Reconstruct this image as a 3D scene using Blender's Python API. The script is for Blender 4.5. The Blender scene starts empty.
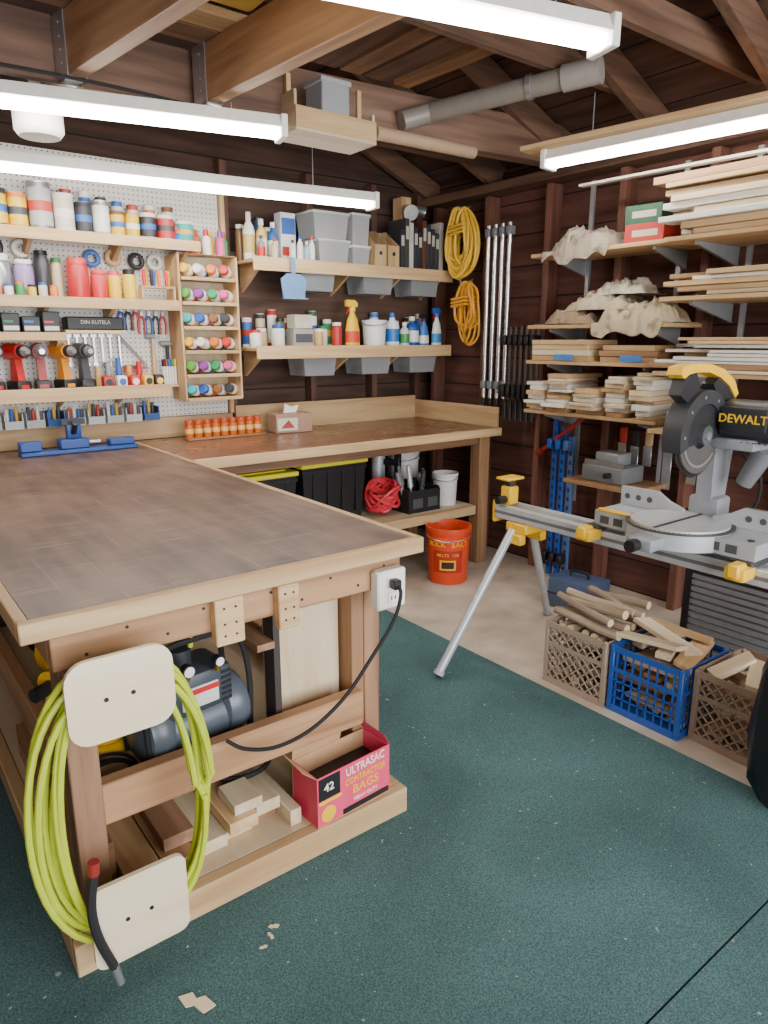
import bpy,bmesh,math,random
from mathutils import Vector,Matrix,noise
random.seed(7)
SC=bpy.context.scene.collection
R=random.uniform
def C(h):
    o=[]
    for i in (0,2,4):
        c=int(h[i:i+2],16)/255; o.append(c/12.92 if c<=.04045 else ((c+.055)/1.055)**2.4)
    return (o[0],o[1],o[2],1)
# ---------------- materials
_mc={}
def _new(key):
    m=bpy.data.materials.new(key);m.use_nodes=True;nt=m.node_tree
    return m,nt,nt.nodes['Principled BSDF']
def N(nt,t,**k):
    n=nt.nodes.new(t)
    for a,b in k.items(): setattr(n,a,b)
    return n
def P(h,rough=.5,metal=0.,var=.12,sc=30,bump=.0,alpha=1,stain=0):
    key='surface_%s_%s_%s_%s_%s_%s'%(h,rough,metal,bump,alpha,stain)
    if key in _mc: return _mc[key]
    m,nt,b=_new(key);_mc[key]=m
    tc=N(nt,'ShaderNodeTexCoord');no=N(nt,'ShaderNodeTexNoise');no.inputs['Scale'].default_value=sc;no.inputs['Detail'].default_value=3
    nt.links.new(tc.outputs['Object'],no.inputs['Vector'])
    mx=N(nt,'ShaderNodeMix',data_type='RGBA');c=C(h)
    mx.inputs[6].default_value=tuple(x*(1-var) for x in c[:3])+(1,);mx.inputs[7].default_value=tuple(min(1,x*(1+var)) for x in c[:3])+(1,)
    nt.links.new(no.outputs[0],mx.inputs[0]);last=mx.outputs[2]
    if stain:
        n2=N(nt,'ShaderNodeTexNoise');n2.inputs['Scale'].default_value=16;n2.inputs['Detail'].default_value=4;nt.links.new(tc.outputs['Object'],n2.inputs['Vector'])
        g=N(nt,'ShaderNodeMapRange');g.inputs[1].default_value=.56;g.inputs[2].default_value=.66;g.inputs[4].default_value=.6;nt.links.new(n2.outputs[0],g.inputs[0])
        m2=N(nt,'ShaderNodeMix',data_type='RGBA');m2.inputs[7].default_value=C('6b5238');nt.links.new(g.outputs[0],m2.inputs[0]);nt.links.new(last,m2.inputs[6]);last=m2.outputs[2]
    nt.links.new(last,b.inputs['Base Color'])
    b.inputs['Roughness'].default_value=rough;b.inputs['Metallic'].default_value=metal
    if bump:
        bp=N(nt,'ShaderNodeBump');bp.inputs['Strength'].default_value=bump;bp.inputs['Distance'].default_value=.005
        nt.links.new(no.outputs[0],bp.inputs['Height']);nt.links.new(bp.outputs[0],b.inputs['Normal'])
    if alpha<1: b.inputs['Alpha'].default_value=alpha
    return m
def W(h1,h2,axis='x',sc=1.,rough=.6,knots=True):
    key='wood_%s_%s_%s_%s'%(h1,h2,axis,sc)
    if key in _mc: return _mc[key]
    m,nt,b=_new(key);_mc[key]=m;L=nt.links.new
    tc=N(nt,'ShaderNodeTexCoord');mp=N(nt,'ShaderNodeMapping')
    s=[22*sc]*3;s['xyz'.index(axis)]=1.6*sc;mp.inputs['Scale'].default_value=s
    oi=N(nt,'ShaderNodeObjectInfo');ad=N(nt,'ShaderNodeVectorMath',operation='ADD')
    ml=N(nt,'ShaderNodeMath',operation='MULTIPLY');ml.inputs[1].default_value=17
    L(oi.outputs['Random'],ml.inputs[0]);L(tc.outputs['Object'],mp.inputs[0]);L(mp.outputs[0],ad.inputs[0]);L(ml.outputs[0],ad.inputs[1])
    n1=N(nt,'ShaderNodeTexNoise');n1.inputs['Scale'].default_value=1.;n1.inputs['Detail'].default_value=5;n1.inputs['Distortion'].default_value=.6
    L(ad.outputs[0],n1.inputs['Vector'])
    cr=N(nt,'ShaderNodeValToRGB');cr.color_ramp.elements[0].position=.3;cr.color_ramp.elements[1].position=.68
    cr.color_ramp.elements[0].color=C(h2);cr.color_ramp.elements[1].color=C(h1);L(n1.outputs[0],cr.inputs[0])
    hs=N(nt,'ShaderNodeHueSaturation');mr=N(nt,'ShaderNodeMapRange');mr.inputs[3].default_value=.8;mr.inputs[4].default_value=1.08
    L(oi.outputs['Random'],mr.inputs[0]);L(mr.outputs[0],hs.inputs['Value']);L(cr.outputs[0],hs.inputs['Color']);L(hs.outputs[0],b.inputs['Base Color'])
    b.inputs['Roughness'].default_value=rough
    bp=N(nt,'ShaderNodeBump');bp.inputs['Strength'].default_value=.15;bp.inputs['Distance'].default_value=.003
    L(n1.outputs[0],bp.inputs['Height']);L(bp.outputs[0],b.inputs['Normal'])
    return m
def EM(h,st):
    m,nt,b=_new('lamp_glow');b.inputs['Base Color'].default_value=C(h);b.inputs['Emission Color'].default_value=C(h);b.inputs['Emission Strength'].default_value=st
    return m
def carpet():
    m,nt,b=_new('carpet_pile');L=nt.links.new
    tc=N(nt,'ShaderNodeTexCoord');n1=N(nt,'ShaderNodeTexNoise');n1.inputs['Scale'].default_value=230;n1.inputs['Detail'].default_value=5
    n2=N(nt,'ShaderNodeTexNoise');n2.inputs['Scale'].default_value=1.7;n2.inputs['Detail'].default_value=7;n2.inputs['Distortion'].default_value=.5
    for n in(n1,n2): L(tc.outputs['Object'],n.inputs['Vector'])
    cr=N(nt,'ShaderNodeValToRGB');cr.color_ramp.elements[0].position=.28;cr.color_ramp.elements[1].position=.72
    cr.color_ramp.elements[0].color=C('2a4649');cr.color_ramp.elements[1].color=C('5a7877');L(n1.outputs[0],cr.inputs[0])
    hs=N(nt,'ShaderNodeHueSaturation');hs.inputs['Saturation'].default_value=.95;mr=N(nt,'ShaderNodeMapRange');mr.inputs[1].default_value=.3;mr.inputs[2].default_value=.7;mr.inputs[3].default_value=.78;mr.inputs[4].default_value=1.25
    L(n2.outputs[0],mr.inputs[0]);L(mr.outputs[0],hs.inputs['Value']);L(cr.outputs[0],hs.inputs['Color'])
    last=hs.outputs[0]
    for sc,th,h in((75,.775,'a8aaa0'),(38,.79,'8f958c')):
        n3=N(nt,'ShaderNodeTexNoise');n3.inputs['Scale'].default_value=sc;n3.inputs['Detail'].default_value=1;L(tc.outputs['Object'],n3.inputs['Vector'])
        gt=N(nt,'ShaderNodeMath',operation='GREATER_THAN');gt.inputs[1].default_value=th;L(n3.outputs[0],gt.inputs[0])
        mx=N(nt,'ShaderNodeMix',data_type='RGBA');mx.inputs[7].default_value=C(h);L(gt.outputs[0],mx.inputs[0]);L(last,mx.inputs[6]);last=mx.outputs[2]
    L(last,b.inputs['Base Color'])
    b.inputs['Roughness'].default_value=1;b.inputs['Specular IOR Level'].default_value=.1
    bp=N(nt,'ShaderNodeBump');bp.inputs['Strength'].default_value=.35;bp.inputs['Distance'].default_value=.003
    L(n1.outputs[0],bp.inputs['Height']);L(bp.outputs[0],b.inputs['Normal']);return m
def pegmat():
    m,nt,b=_new('pegboard_white');L=nt.links.new
    tc=N(nt,'ShaderNodeTexCoord');sp=N(nt,'ShaderNodeSeparateXYZ');L(tc.outputs['Object'],sp.inputs[0])
    ds=[]
    for a in (0,2):
        d=N(nt,'ShaderNodeMath',operation='DIVIDE');d.inputs[1].default_value=.0254;L(sp.outputs[a],d.inputs[0])
        f=N(nt,'ShaderNodeMath',operation='FRACT');L(d.outputs[0],f.inputs[0])
        s=N(nt,'ShaderNodeMath',operation='SUBTRACT');s.inputs[1].default_value=.5;L(f.outputs[0],s.inputs[0])
        p=N(nt,'ShaderNodeMath',operation='MULTIPLY');L(s.outputs[0],p.inputs[0]);L(s.outputs[0],p.inputs[1]);ds.append(p)
    a=N(nt,'ShaderNodeMath',operation='ADD');L(ds[0].outputs[0],a.inputs[0]);L(ds[1].outputs[0],a.inputs[1])
    g=N(nt,'ShaderNodeMath',operation='LESS_THAN');g.inputs[1].default_value=.022;L(a.outputs[0],g.inputs[0])
    mx=N(nt,'ShaderNodeMix',data_type='RGBA');mx.inputs[6].default_value=C('d6d2ca');mx.inputs[7].default_value=C('2a2522')
    L(g.outputs[0],mx.inputs[0]);L(mx.outputs[2],b.inputs['Base Color']);b.inputs['Roughness'].default_value=.45;return m
def topmat(nm,c1,c2,rot,r0,r1,mort,ms=.4):
    m,nt,b=_new(nm);L=nt.links.new
    tc=N(nt,'ShaderNodeTexCoord');mp=N(nt,'ShaderNodeMapping');mp.inputs['Scale'].default_value=(16,2,4) if rot else (2,16,4);L(tc.outputs['Object'],mp.inputs[0])
    n1=N(nt,'ShaderNodeTexNoise');n1.inputs['Scale'].default_value=1.2;n1.inputs['Detail'].default_value=9;L(mp.outputs[0],n1.inputs['Vector'])
    nb=N(nt,'ShaderNodeTexNoise');nb.inputs['Scale'].default_value=5;nb.inputs['Detail'].default_value=8;L(tc.outputs['Object'],nb.inputs['Vector'])
    av=N(nt,'ShaderNodeMix',data_type='FLOAT');av.inputs[0].default_value=.5;L(n1.outputs[0],av.inputs[2]);L(nb.outputs[0],av.inputs[3])
    cr=N(nt,'ShaderNodeValToRGB');cr.color_ramp.elements[0].color=C(c1);cr.color_ramp.elements[1].color=C(c2)
    cr.color_ramp.elements[0].position=.36;cr.color_ramp.elements[1].position=.66;L(av.outputs[0],cr.inputs[0])
    mp2=N(nt,'ShaderNodeMapping');mp2.inputs['Rotation'].default_value=(0,0,math.pi/2 if rot else 0);L(tc.outputs['Object'],mp2.inputs[0])
    br=N(nt,'ShaderNodeTexBrick');br.inputs['Scale'].default_value=1;br.inputs['Brick Width'].default_value=.9;br.inputs['Row Height'].default_value=.11;br.inputs['Mortar Smooth'].default_value=.3
    br.inputs['Mortar Size'].default_value=.0018;br.inputs['Color1'].default_value=(0,0,0,1);br.inputs['Color2'].default_value=(.0,.0,.0,1);br.inputs['Mortar'].default_value=(1,1,1,1)
    L(mp2.outputs[0],br.inputs['Vector'])
    n3=N(nt,'ShaderNodeTexNoise');n3.inputs['Scale'].default_value=6;n3.inputs['Detail'].default_value=4;L(tc.outputs['Object'],n3.inputs['Vector'])
    mq=N(nt,'ShaderNodeMapRange');mq.inputs[1].default_value=.42;mq.inputs[2].default_value=.65;mq.inputs[4].default_value=ms;L(n3.outputs[0],mq.inputs[0])
    mk=N(nt,'ShaderNodeMath',operation='MULTIPLY');L(br.outputs[0],mk.inputs[0]);L(mq.outputs[0],mk.inputs[1])
    mx=N(nt,'ShaderNodeMix',data_type='RGBA');mx.inputs[7].default_value=C(mort);L(mk.outputs[0],mx.inputs[0]);L(cr.outputs[0],mx.inputs[6]);last=mx.outputs[2]
    for rt,sc,th,st in((.3,(3,90,1),.70,.4),(1.9,(3,70,1),.71,.35),(1.1,(4,110,1),.71,.35),(2.6,(2,60,1),.71,.3),(0.05,(2,120,1),.70,.3)):
        mp3=N(nt,'ShaderNodeMapping');mp3.inputs['Rotation'].default_value=(0,0,rt);mp3.inputs['Scale'].default_value=sc;L(tc.outputs['Object'],mp3.inputs[0])
        n4=N(nt,'ShaderNodeTexNoise');n4.inputs['Scale'].default_value=1;n4.inputs['Detail'].default_value=2;L(mp3.outputs[0],n4.inputs['Vector'])
        g=N(nt,'ShaderNodeMath',operation='GREATER_THAN');g.inputs[1].default_value=th;L(n4.outputs[0],g.inputs[0])
        m5=N(nt,'ShaderNodeMath',operation='MULTIPLY');m5.inputs[1].default_value=st;L(g.outputs[0],m5.inputs[0])
        mx=N(nt,'ShaderNodeMix',data_type='RGBA');mx.inputs[7].default_value=C('b0a298');L(m5.outputs[0],mx.inputs[0]);L(last,mx.inputs[6]);last=mx.outputs[2]
    L(last,b.inputs['Base Color'])
    mr=N(nt,'ShaderNodeMapRange');mr.inputs[3].default_value=r0;mr.inputs[4].default_value=r1;L(n3.outputs[0],mr.inputs[0]);L(mr.outputs[0],b.inputs['Roughness'])
    return m
def plankmat(h1,h2,ax):
    m,nt,b=_new('old_planks_'+ax);L=nt.links.new
    tc=N(nt,'ShaderNodeTexCoord');mp=N(nt,'ShaderNodeMapping');L(tc.outputs['Object'],mp.inputs[0])
    sp=N(nt,'ShaderNodeSeparateXYZ');L(tc.outputs['Object'],sp.inputs[0])
    i='xyz'.index(ax);s=[2.,2.,2.];s[i]=20
    mp.inputs['Scale'].default_value=s
    n1=N(nt,'ShaderNodeTexNoise');n1.inputs['Scale'].default_value=1;n1.inputs['Detail'].default_value=6;L(mp.outputs[0],n1.inputs['Vector'])
    cr=N(nt,'ShaderNodeValToRGB');cr.color_ramp.elements[0].color=C(h2);cr.color_ramp.elements[1].color=C(h1);cr.color_ramp.elements[0].position=.3;cr.color_ramp.elements[1].position=.7
    L(n1.outputs[0],cr.inputs[0])
    d=N(nt,'ShaderNodeMath',operation='DIVIDE');d.inputs[1].default_value=.19;L(sp.outputs[i],d.inputs[0])
    f=N(nt,'ShaderNodeMath',operation='FRACT');L(d.outputs[0],f.inputs[0])
    g=N(nt,'ShaderNodeMath',operation='LESS_THAN');g.inputs[1].default_value=.05;L(f.outputs[0],g.inputs[0])
    mx=N(nt,'ShaderNodeMix',data_type='RGBA');mx.inputs[7].default_value=C('140c0a');L(g.outputs[0],mx.inputs[0]);L(cr.outputs[0],mx.inputs[6]);L(mx.outputs[2],b.inputs['Base Color'])
    b.inputs['Roughness'].default_value=.8;return m
def concmat():
    m,nt,b=_new('concrete');L=nt.links.new
    tc=N(nt,'ShaderNodeTexCoord');n1=N(nt,'ShaderNodeTexNoise');n1.inputs['Scale'].default_value=4;n1.inputs['Detail'].default_value=9;L(tc.outputs['Object'],n1.inputs['Vector'])
    cr=N(nt,'ShaderNodeValToRGB');cr.color_ramp.elements[0].color=C('a89784');cr.color_ramp.elements[1].color=C('d4c6b4');cr.color_ramp.elements[0].position=.3;cr.color_ramp.elements[1].position=.7
    L(n1.outputs[0],cr.inputs[0]);L(cr.outputs[0],b.inputs['Base Color']);b.inputs['Roughness'].default_value=.8;return m
# ---------------- geometry accumulator
def cat(pts,k=8,closed=False):
    pts=[Vector(p) for p in pts];n=len(pts);o=[]
    for i in range(n if closed else n-1):
        g=lambda j:pts[j%n] if closed else pts[max(0,min(n-1,j))]
        a,b,c,d=g(i-1),g(i),g(i+1),g(i+2)
        for s in range(k):
            t=s/k;o.append(.5*((2*b)+(c-a)*t+(2*a-5*b+4*c-d)*t*t+(3*b-a-3*c+d)*t**3))
    if not closed:o.append(pts[-1])
    return o
class G:
    def __init__(s): s.v=[];s.f=[];s.mi=[];s.sm=[];s.ms=[]
    def add(s,vs,fs,m,sm=False,T=None):
        if m not in s.ms: s.ms.append(m)
        i=s.ms.index(m);b=len(s.v)
        s.v+=[tuple(T@Vector(v)) if T else tuple(v) for v in vs]
        for f in fs: s.f.append([x+b for x in f]);s.mi.append(i);s.sm.append(sm)
        return s
    def box(s,a,b,m,bev=0,T=None):
        a,b=[min(a[i],b[i]) for i in range(3)],[max(a[i],b[i]) for i in range(3)]
        if bev:
            bev=min(bev,.45*min(b[i]-a[i] for i in range(3)))
            t=bmesh.new();c=[(a[i]+b[i])/2 for i in range(3)];z=[b[i]-a[i] for i in range(3)]
            bmesh.ops.create_cube(t,size=1,matrix=Matrix.Translation(c)@Matrix.Diagonal(z+[1]))
            bmesh.ops.bevel(t,geom=t.edges[:],offset=bev,segments=2 if bev>.006 else 1,affect='EDGES',profile=.5)
            t.verts.index_update()
            s.add([v.co.copy() for v in t.verts],[[v.index for v in f.verts] for f in t.faces],m,False,T);t.free();return s
        v=[(x,y,z) for x in(a[0],b[0]) for y in(a[1],b[1]) for z in(a[2],b[2])]
        return s.add(v,[(0,1,3,2),(4,6,7,5),(0,4,5,1),(2,3,7,6),(0,2,6,4),(1,5,7,3)],m,False,T)
    def cyl(s,p,q,r,m,r2=None,n=16,T=None):
        p=Vector(p);q=Vector(q);r2=r if r2 is None else r2;d=(q-p).normalized()
        u=d.orthogonal().normalized();w=d.cross(u);v=[]
        for c,rr in((p,r),(q,r2)):
            for i in range(n):
                a=2*math.pi*i/n;v.append(c+(u*math.cos(a)+w*math.sin(a))*rr)
        f=[(i,(i+1)%n,n+(i+1)%n,n+i) for i in range(n)]+[list(range(n)),list(range(n,2*n))]
        return s.add(v,f,m,True,T)
    def lathe(s,pr,m,n=20,T=None):
        v=[];f=[]
        for r,z in pr:
            for i in range(n):
                a=2*math.pi*i/n;v.append((max(r,.0002)*math.cos(a),max(r,.0002)*math.sin(a),z))
        for k in range(len(pr)-1):
            for i in range(n): f.append((k*n+i,k*n+(i+1)%n,(k+1)*n+(i+1)%n,(k+1)*n+i))
        f.append(list(range(n)));f.append([(len(pr)-1)*n+i for i in range(n)])
        return s.add(v,f,m,True,T)
    def prism(s,pts,a,b,m,axis='y',T=None,sm=False):
        n=len(pts);v=[]
        for c in(a,b):
            for p in pts:
                v.append({'x':(c,p[0],p[1]),'y':(p[0],c,p[1]),'z':(p[0],p[1],c)}[axis])
        f=[(i,(i+1)%n,n+(i+1)%n,n+i) for i in range(n)]+[list(range(n)),list(range(n,2*n))]
        return s.add(v,f,m,sm,T)
    def tube(s,pts,r,m,n=8,closed=False,T=None):
        pts=[Vector(p) for p in pts];L=len(pts);v=[];f=[];u=None
        for i,p in enumerate(pts):
            d=(pts[(i+1)%L]-pts[i-1]) if closed else (pts[min(i+1,L-1)]-pts[max(i-1,0)])
            d.normalize()
            if u is None: u=d.orthogonal().normalized()
            u=(u-d*u.dot(d));u=u.normalized() if u.length>1e-6 else d.orthogonal().normalized()
            w=d.cross(u)
            rr=r[i] if isinstance(r,(list,tuple)) else r
            for k in range(n):
                a=2*math.pi*k/n;v.append(p+(u*math.cos(a)+w*math.sin(a))*rr)
        for i in range(L if closed else L-1):
            j=(i+1)%L
            for k in range(n): f.append((i*n+k,i*n+(k+1)%n,j*n+(k+1)%n,j*n+k))
        if not closed: f.append(list(range(n)));f.append([(L-1)*n+k for k in range(n)])
        return s.add(v,f,m,True,T)
    def text(s,body,size,m,loc,face='-y',depth=.0006,rot=0,w=1):
        c=bpy.data.curves.new('t','FONT');c.body=body;c.size=size;c.align_x='CENTER';c.align_y='CENTER';c.extrude=depth;c.resolution_u=3;c.offset=size*.012
        o=bpy.data.objects.new('t',c);SC.objects.link(o);dg=bpy.context.evaluated_depsgraph_get()
        me=bpy.data.meshes.new_from_object(o.evaluated_get(dg))
        M=Matrix.Translation(loc)
        if face=='-y': M=M@Matrix.Rotation(math.pi/2,4,'X')
        elif face=='-z': M=M@Matrix.Rotation(math.pi,4,'X')
        elif face=='-x': M=M@Matrix.Rotation(-math.pi/2,4,'Z')@Matrix.Rotation(math.pi/2,4,'X')
        M=M@Matrix.Rotation(rot,4,'Z')@Matrix.Diagonal((w,1,1,1))
        s.add([v.co.copy() for v in me.vertices],[list(p.vertices) for p in me.polygons],m,False,M)
        bpy.data.objects.remove(o);bpy.data.curves.remove(c);bpy.data.meshes.remove(me);return s
    def mesh(s,name):
        me=bpy.data.meshes.new(name);me.from_pydata(s.v,[],s.f)
        for m in s.ms: me.materials.append(m)
        me.polygons.foreach_set('material_index',s.mi);me.polygons.foreach_set('use_smooth',s.sm)
        b=bmesh.new();b.from_mesh(me);bmesh.ops.recalc_face_normals(b,faces=b.faces[:]);b.to_mesh(me);b.free()
        me.set_sharp_from_angle(angle=math.radians(38));me.update();return me
    def part(s,name,parent,label=None,loc=(0,0,0)):
        o=bpy.data.objects.new(name,s.mesh(name));SC.objects.link(o);o.parent=parent;o.location=loc
        if label:o['label']=label
        return o
    def top(s,name,label,category,loc=(0,0,0),rz=0,group=None,kind=None,rot=None):
        o=bpy.data.objects.new(name,s.mesh(name));SC.objects.link(o);o.location=loc;o.rotation_euler=rot or (0,0,rz)
        meta(o,label,category,group,kind);return o
def meta(o,label,category,group=None,kind=None):
    o['label']=label;o['category']=category
    if group:o['group']=group
    if kind:o['kind']=kind
def thing(name,label,category,loc=(0,0,0),rz=0,group=None,rot=None):
    o=bpy.data.objects.new(name,None);SC.objects.link(o);o.empty_display_size=.05;o.location=loc;o.rotation_euler=rot or (0,0,rz);meta(o,label,category,group);return o
def struct(g,name,label=None,loc=(0,0,0)):
    o=bpy.data.objects.new(name,g.mesh(name));SC.objects.link(o);o.location=loc;o['kind']='structure';o['label']=label or name.replace('_',' ');o['category']=name.split('_')[0];return o
# palette
PINE=lambda a='x':W('d8b98a','ba9366',a)
FIR=lambda a='x':W('b78e66','8c6545',a)
OAK=lambda a='x':W('a98262','775640',a)
PALE=lambda a='x':W('e6d7b8','cfb792',a)
PLY=lambda a='x':W('dccbac','c5ab86',a,.6)
MID=lambda a='x':W('846450','573f31',a)
WHT=P('e9e6df',.5);BLK=P('1e1e20',.45);BLKR=P('1a1a1b',.8);GRY=P('8d9094',.4,.3);ALU=P('cdd0d3',.38,.35);STEEL=P('c0c2c5',.28,.8)
YEL=P('f2c01c',.4);RED=P('c22222',.4);BLU=P('1f4fa3',.4)
CLR=P('d3d8da',.25,0,.05,alpha=.45);CLRL=P('e4e8e8',.3,0,.05,alpha=.7);GRYBIN=P('aab0b4',.3,0,.05,alpha=.5)
# ---------------- room shell
g=G();g.box((-1.3,-2.5,-.1),(3.7,4.2,0),concmat());struct(g,'floor','bare beige concrete slab floor')
CP=carpet()
g=G();g.box((-1.25,.615,.001),(2.2,2.86,.014),CP);g.top('carpet','dark teal green carpet covering the garage floor','carpet')
g=G();g.box((-1.25,-2.3,.001),(2.2,.609,.014),CP);g.top('carpet','dark teal green carpet piece beyond the seam','carpet')
g=G();g.box((-1.3,4.1,0),(3.7,4.2,3.5),plankmat('563c30','33221b','z'));struct(g,'wall_back','dark brown plank wall')
g=G();g.box((3.56,-2.5,0),(3.7,4.1,2.5),plankmat('6c4438','472b22','z'));struct(g,'wall_right','dark red-brown plank wall with exposed framing')
g=G();g.box((-1.4,-2.5,0),(-1.3,4.2,2.6),plankmat('8a6f60','64503f','y'));struct(g,'wall_left','brown plank wall')
rz=lambda x:2.5+(3.56-x)*.42
g=G();pc=plankmat('674b3e','402a23','x')
g.prism([(3.75,2.44),(1.1,rz(1.1)),(1.1,rz(1.1)+.06),(3.75,2.5)],-2.5,4.2,pc,'y')
g.prism([(-1.45,2.5),(1.1,rz(1.1)),(1.1,rz(1.1)+.06),(-1.45,2.56)],-2.5,4.2,pc,'y')
struct(g,'ceiling','dark wooden roof deck boards')
for i,y in enumerate([4.0,3.4,2.8,2.2,1.6,1.0,.4]):
    g=G();g.prism([(3.55,2.36),(1.12,rz(1.12)-.16),(1.12,rz(1.12)-.02),(3.55,2.5)],y-.022,y+.022,MID('x'),'y')
    g.top('roof_rafter','sloping dark brown timber roof rafter','rafter',group='roof rafters')
for i,y in enumerate([3.92,3.42,2.92,2.42,1.92,1.42,.92]):
    g=G();g.box((-.05,-.022,0),(.05,.022,2.34),W('845848','573428','z'),.003);g.top('wall_stud','dark red-brown vertical timber wall stud','stud',(3.508,y,.0),group='studs of the side wall')
for x in(1.92,2.5,3.0,3.4):
    g=G();g.box((-.022,-.04,0),(.022,.04,2.45),W('6e4c3c','472e24','z'),.003);g.top('wall_stud','dark brown vertical timber stud behind shelves','stud',(x,4.058,0),group='studs of the rear wall')
g=G();g.box((3.4,-1,2.345),(3.555,4.09,2.4),MID('y'),.003);g.top('wall_plate','brown timber plate on top of the side wall','beam')
g=G();g.box((1.9,3.99,1.36),(3.46,4.012,1.95),W('5e4436','3a281f','x'));g.top('backing_panel','dark brown board behind the wall shelves','panel')
for x,y1,a in((.30,2.77,.12),(.765,2.77,.13),(1.24,2.74,.09)):
    j=thing('ceiling_joist','light brown timber ceiling joist ending in a steel hanger','joist',(x,y1,0),a,group='ceiling joists')
    g=G();g.box((-.028,-4.0,2.30),(.028,-.01,2.49),FIR('y'),.003);g.part('beam',j)
    g=G();g.box((-.033,-.09,2.292),(-.029,0,2.49),STEEL);g.box((.029,-.09,2.292),(.033,0,2.49),STEEL);g.box((-.033,-.09,2.292),(.033,0,2.298),STEEL)
    for k in range(4):
        for sx in(-.035,.035): g.cyl((sx-.001,-.05,2.34+k*.04),(sx+.001,-.05,2.34+k*.04),.004,GRY,n=6)
    g.part('hanger',j,'galvanized steel hanger')
g=G();g.box((-1.2,2.775,2.3),(1.62,2.82,2.5),MID('x'),.003);g.top('ledger_beam','dark timber ledger beam carrying joists','beam')
g=G();g.box((0,-.05,0),(2.2,.05,.2),W('8f705c','614637','x'),.004);g.top('cross_beam','thick rough brown timber cross beam','beam',(1.75,2.99,2.40),rz=-.1)
for y,z in((1.75,2.56),(2.25,2.58)):
    g=G();g.box((0,-.02,0),(2.6,.02,.12),MID('x'),.003);g.top('cross_beam','dark brown timber collar beam','beam',(1.4,y,z),group='collar beams')
g=G();g.box((0,-.02,0),(2.4,.02,.12),MID('x'),.003);g.top('cross_beam','dark brown timber collar beam','beam',(1.3,3.4,2.5),group='collar beams')
for i,(x,w,m) in enumerate(((2.0,.14,MID('y')),(2.17,.12,OAK('y')),(2.34,.15,MID('y')),(2.52,.1,FIR('y')))):
    g=G();g.box((-w/2,-1.1,0),(w/2,.8,.03),m,.002);g.top('stored_plank','old brown plank stored across the collar beams','plank',(x,2.3,2.702),.02*(i-1),group='planks stored overhead')
for i,(y,w,m) in enumerate(((2.62,.13,OAK('x')),(2.47,.11,PINE('x')),(1.45,.16,MID('x')))):
    g=G();g.box((-.75,-w/2,0),(.72,w/2,.03),m,.002);g.top('stored_plank','brown plank resting on top of the ceiling joists','plank',(.62,y,2.492),.03*i,group='planks on the ceiling joists')
s=thing('yellow_sack','yellow paper sack with dark numbers lying above joists','sack',(1.06,2.02,2.495))
YS=P('ecca60',.6,bump=.3,sc=8)
g=G();g.box((-.2,-.45,0),(.2,.35,.07),YS,.02);g.part('bag',s)
g=G();g.text('23',.09,P('5a4a2a',.6),(.02,-.02,-.001),'-z',rot=math.pi);g.part('lettering',s,'dark printed numbers')
g=G();g.cyl((2.42,2.80,2.50),(2.66,2.2,2.54),.045,P('8f8880',.4,.2),n=24);g.cyl((2.66,2.2,2.54),(2.72,2.05,2.55),.054,P('a59f98',.4,.2),n=24);g.cyl((2.60,2.35,2.53),(2.61,2.33,2.532),.052,STEEL,n=24);g.cyl((2.42,2.80,2.50),(2.28,2.84,2.45),.045,P('8f8880',.4,.2),n=24);g.top('vent_pipe','grey round metal pipe under the rafters','pipe')
g=G();g.cyl((2.1,2.80,2.365),(2.7,2.78,2.365),.03,P('a98f72',.7),n=20);g.top('cardboard_tube','brown cardboard tube stored below the cross beam','tube')
g=G();g.tube(cat([(.1,2.73,2.288),(.8,2.66,2.285),(1.45,2.74,2.29),(1.58,2.79,2.294)],8),.006,BLKR);g.top('electric_cable','thin black cable strung below the joists','cable')
t=thing('hanging_tray','open plywood tray hanging from the ceiling','tray',(1.80,2.76,2.27))
g=G();g.box((-.2,-.1,0),(.2,.1,.012),PLY('x'));g.box((-.2,-.1,.013),(.2,-.088,.09),PINE('x'));g.box((-.2,.088,.013),(.2,.1,.09),PLY('x'))
g.box((-.2,-.087,.013),(-.188,.087,.15),PLY('y'));g.box((.188,-.087,.013),(.2,.087,.12),PLY('y'));g.part('tray_body',t)
for sx in(-.187,.165):
    g=G();g.box((sx,-.01,.013),(sx+.02,.01,.23),PINE('z'));g.part('hanger_strip',t)
g=G();g.box((-.05,-.06,0),(.09,.07,.22),P('9a9ca0',.4),.006);g.box((-.056,-.066,.2),(.096,.076,.22),P('a8aaad',.4),.003);g.top('grey_container','grey plastic container standing in the tray','container',(1.80,2.76,2.284))
t=thing('flood_lamp','small silver flood lamp on a wooden block','lamp',(3.2,3.9,2.28))
g=G();g.box((-.04,.02,-.06),(.04,.12,.1),PINE('z'),.003);g.part('mounting_block',t)
g=G();g.cyl((-.02,-.0,.02),(-.06,-.1,-.02),.03,STEEL,r2=.05);g.cyl((.02,0,.03),(.1,-.06,.0),.02,STEEL,r2=.035);g.part('lamp_head',t)
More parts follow.
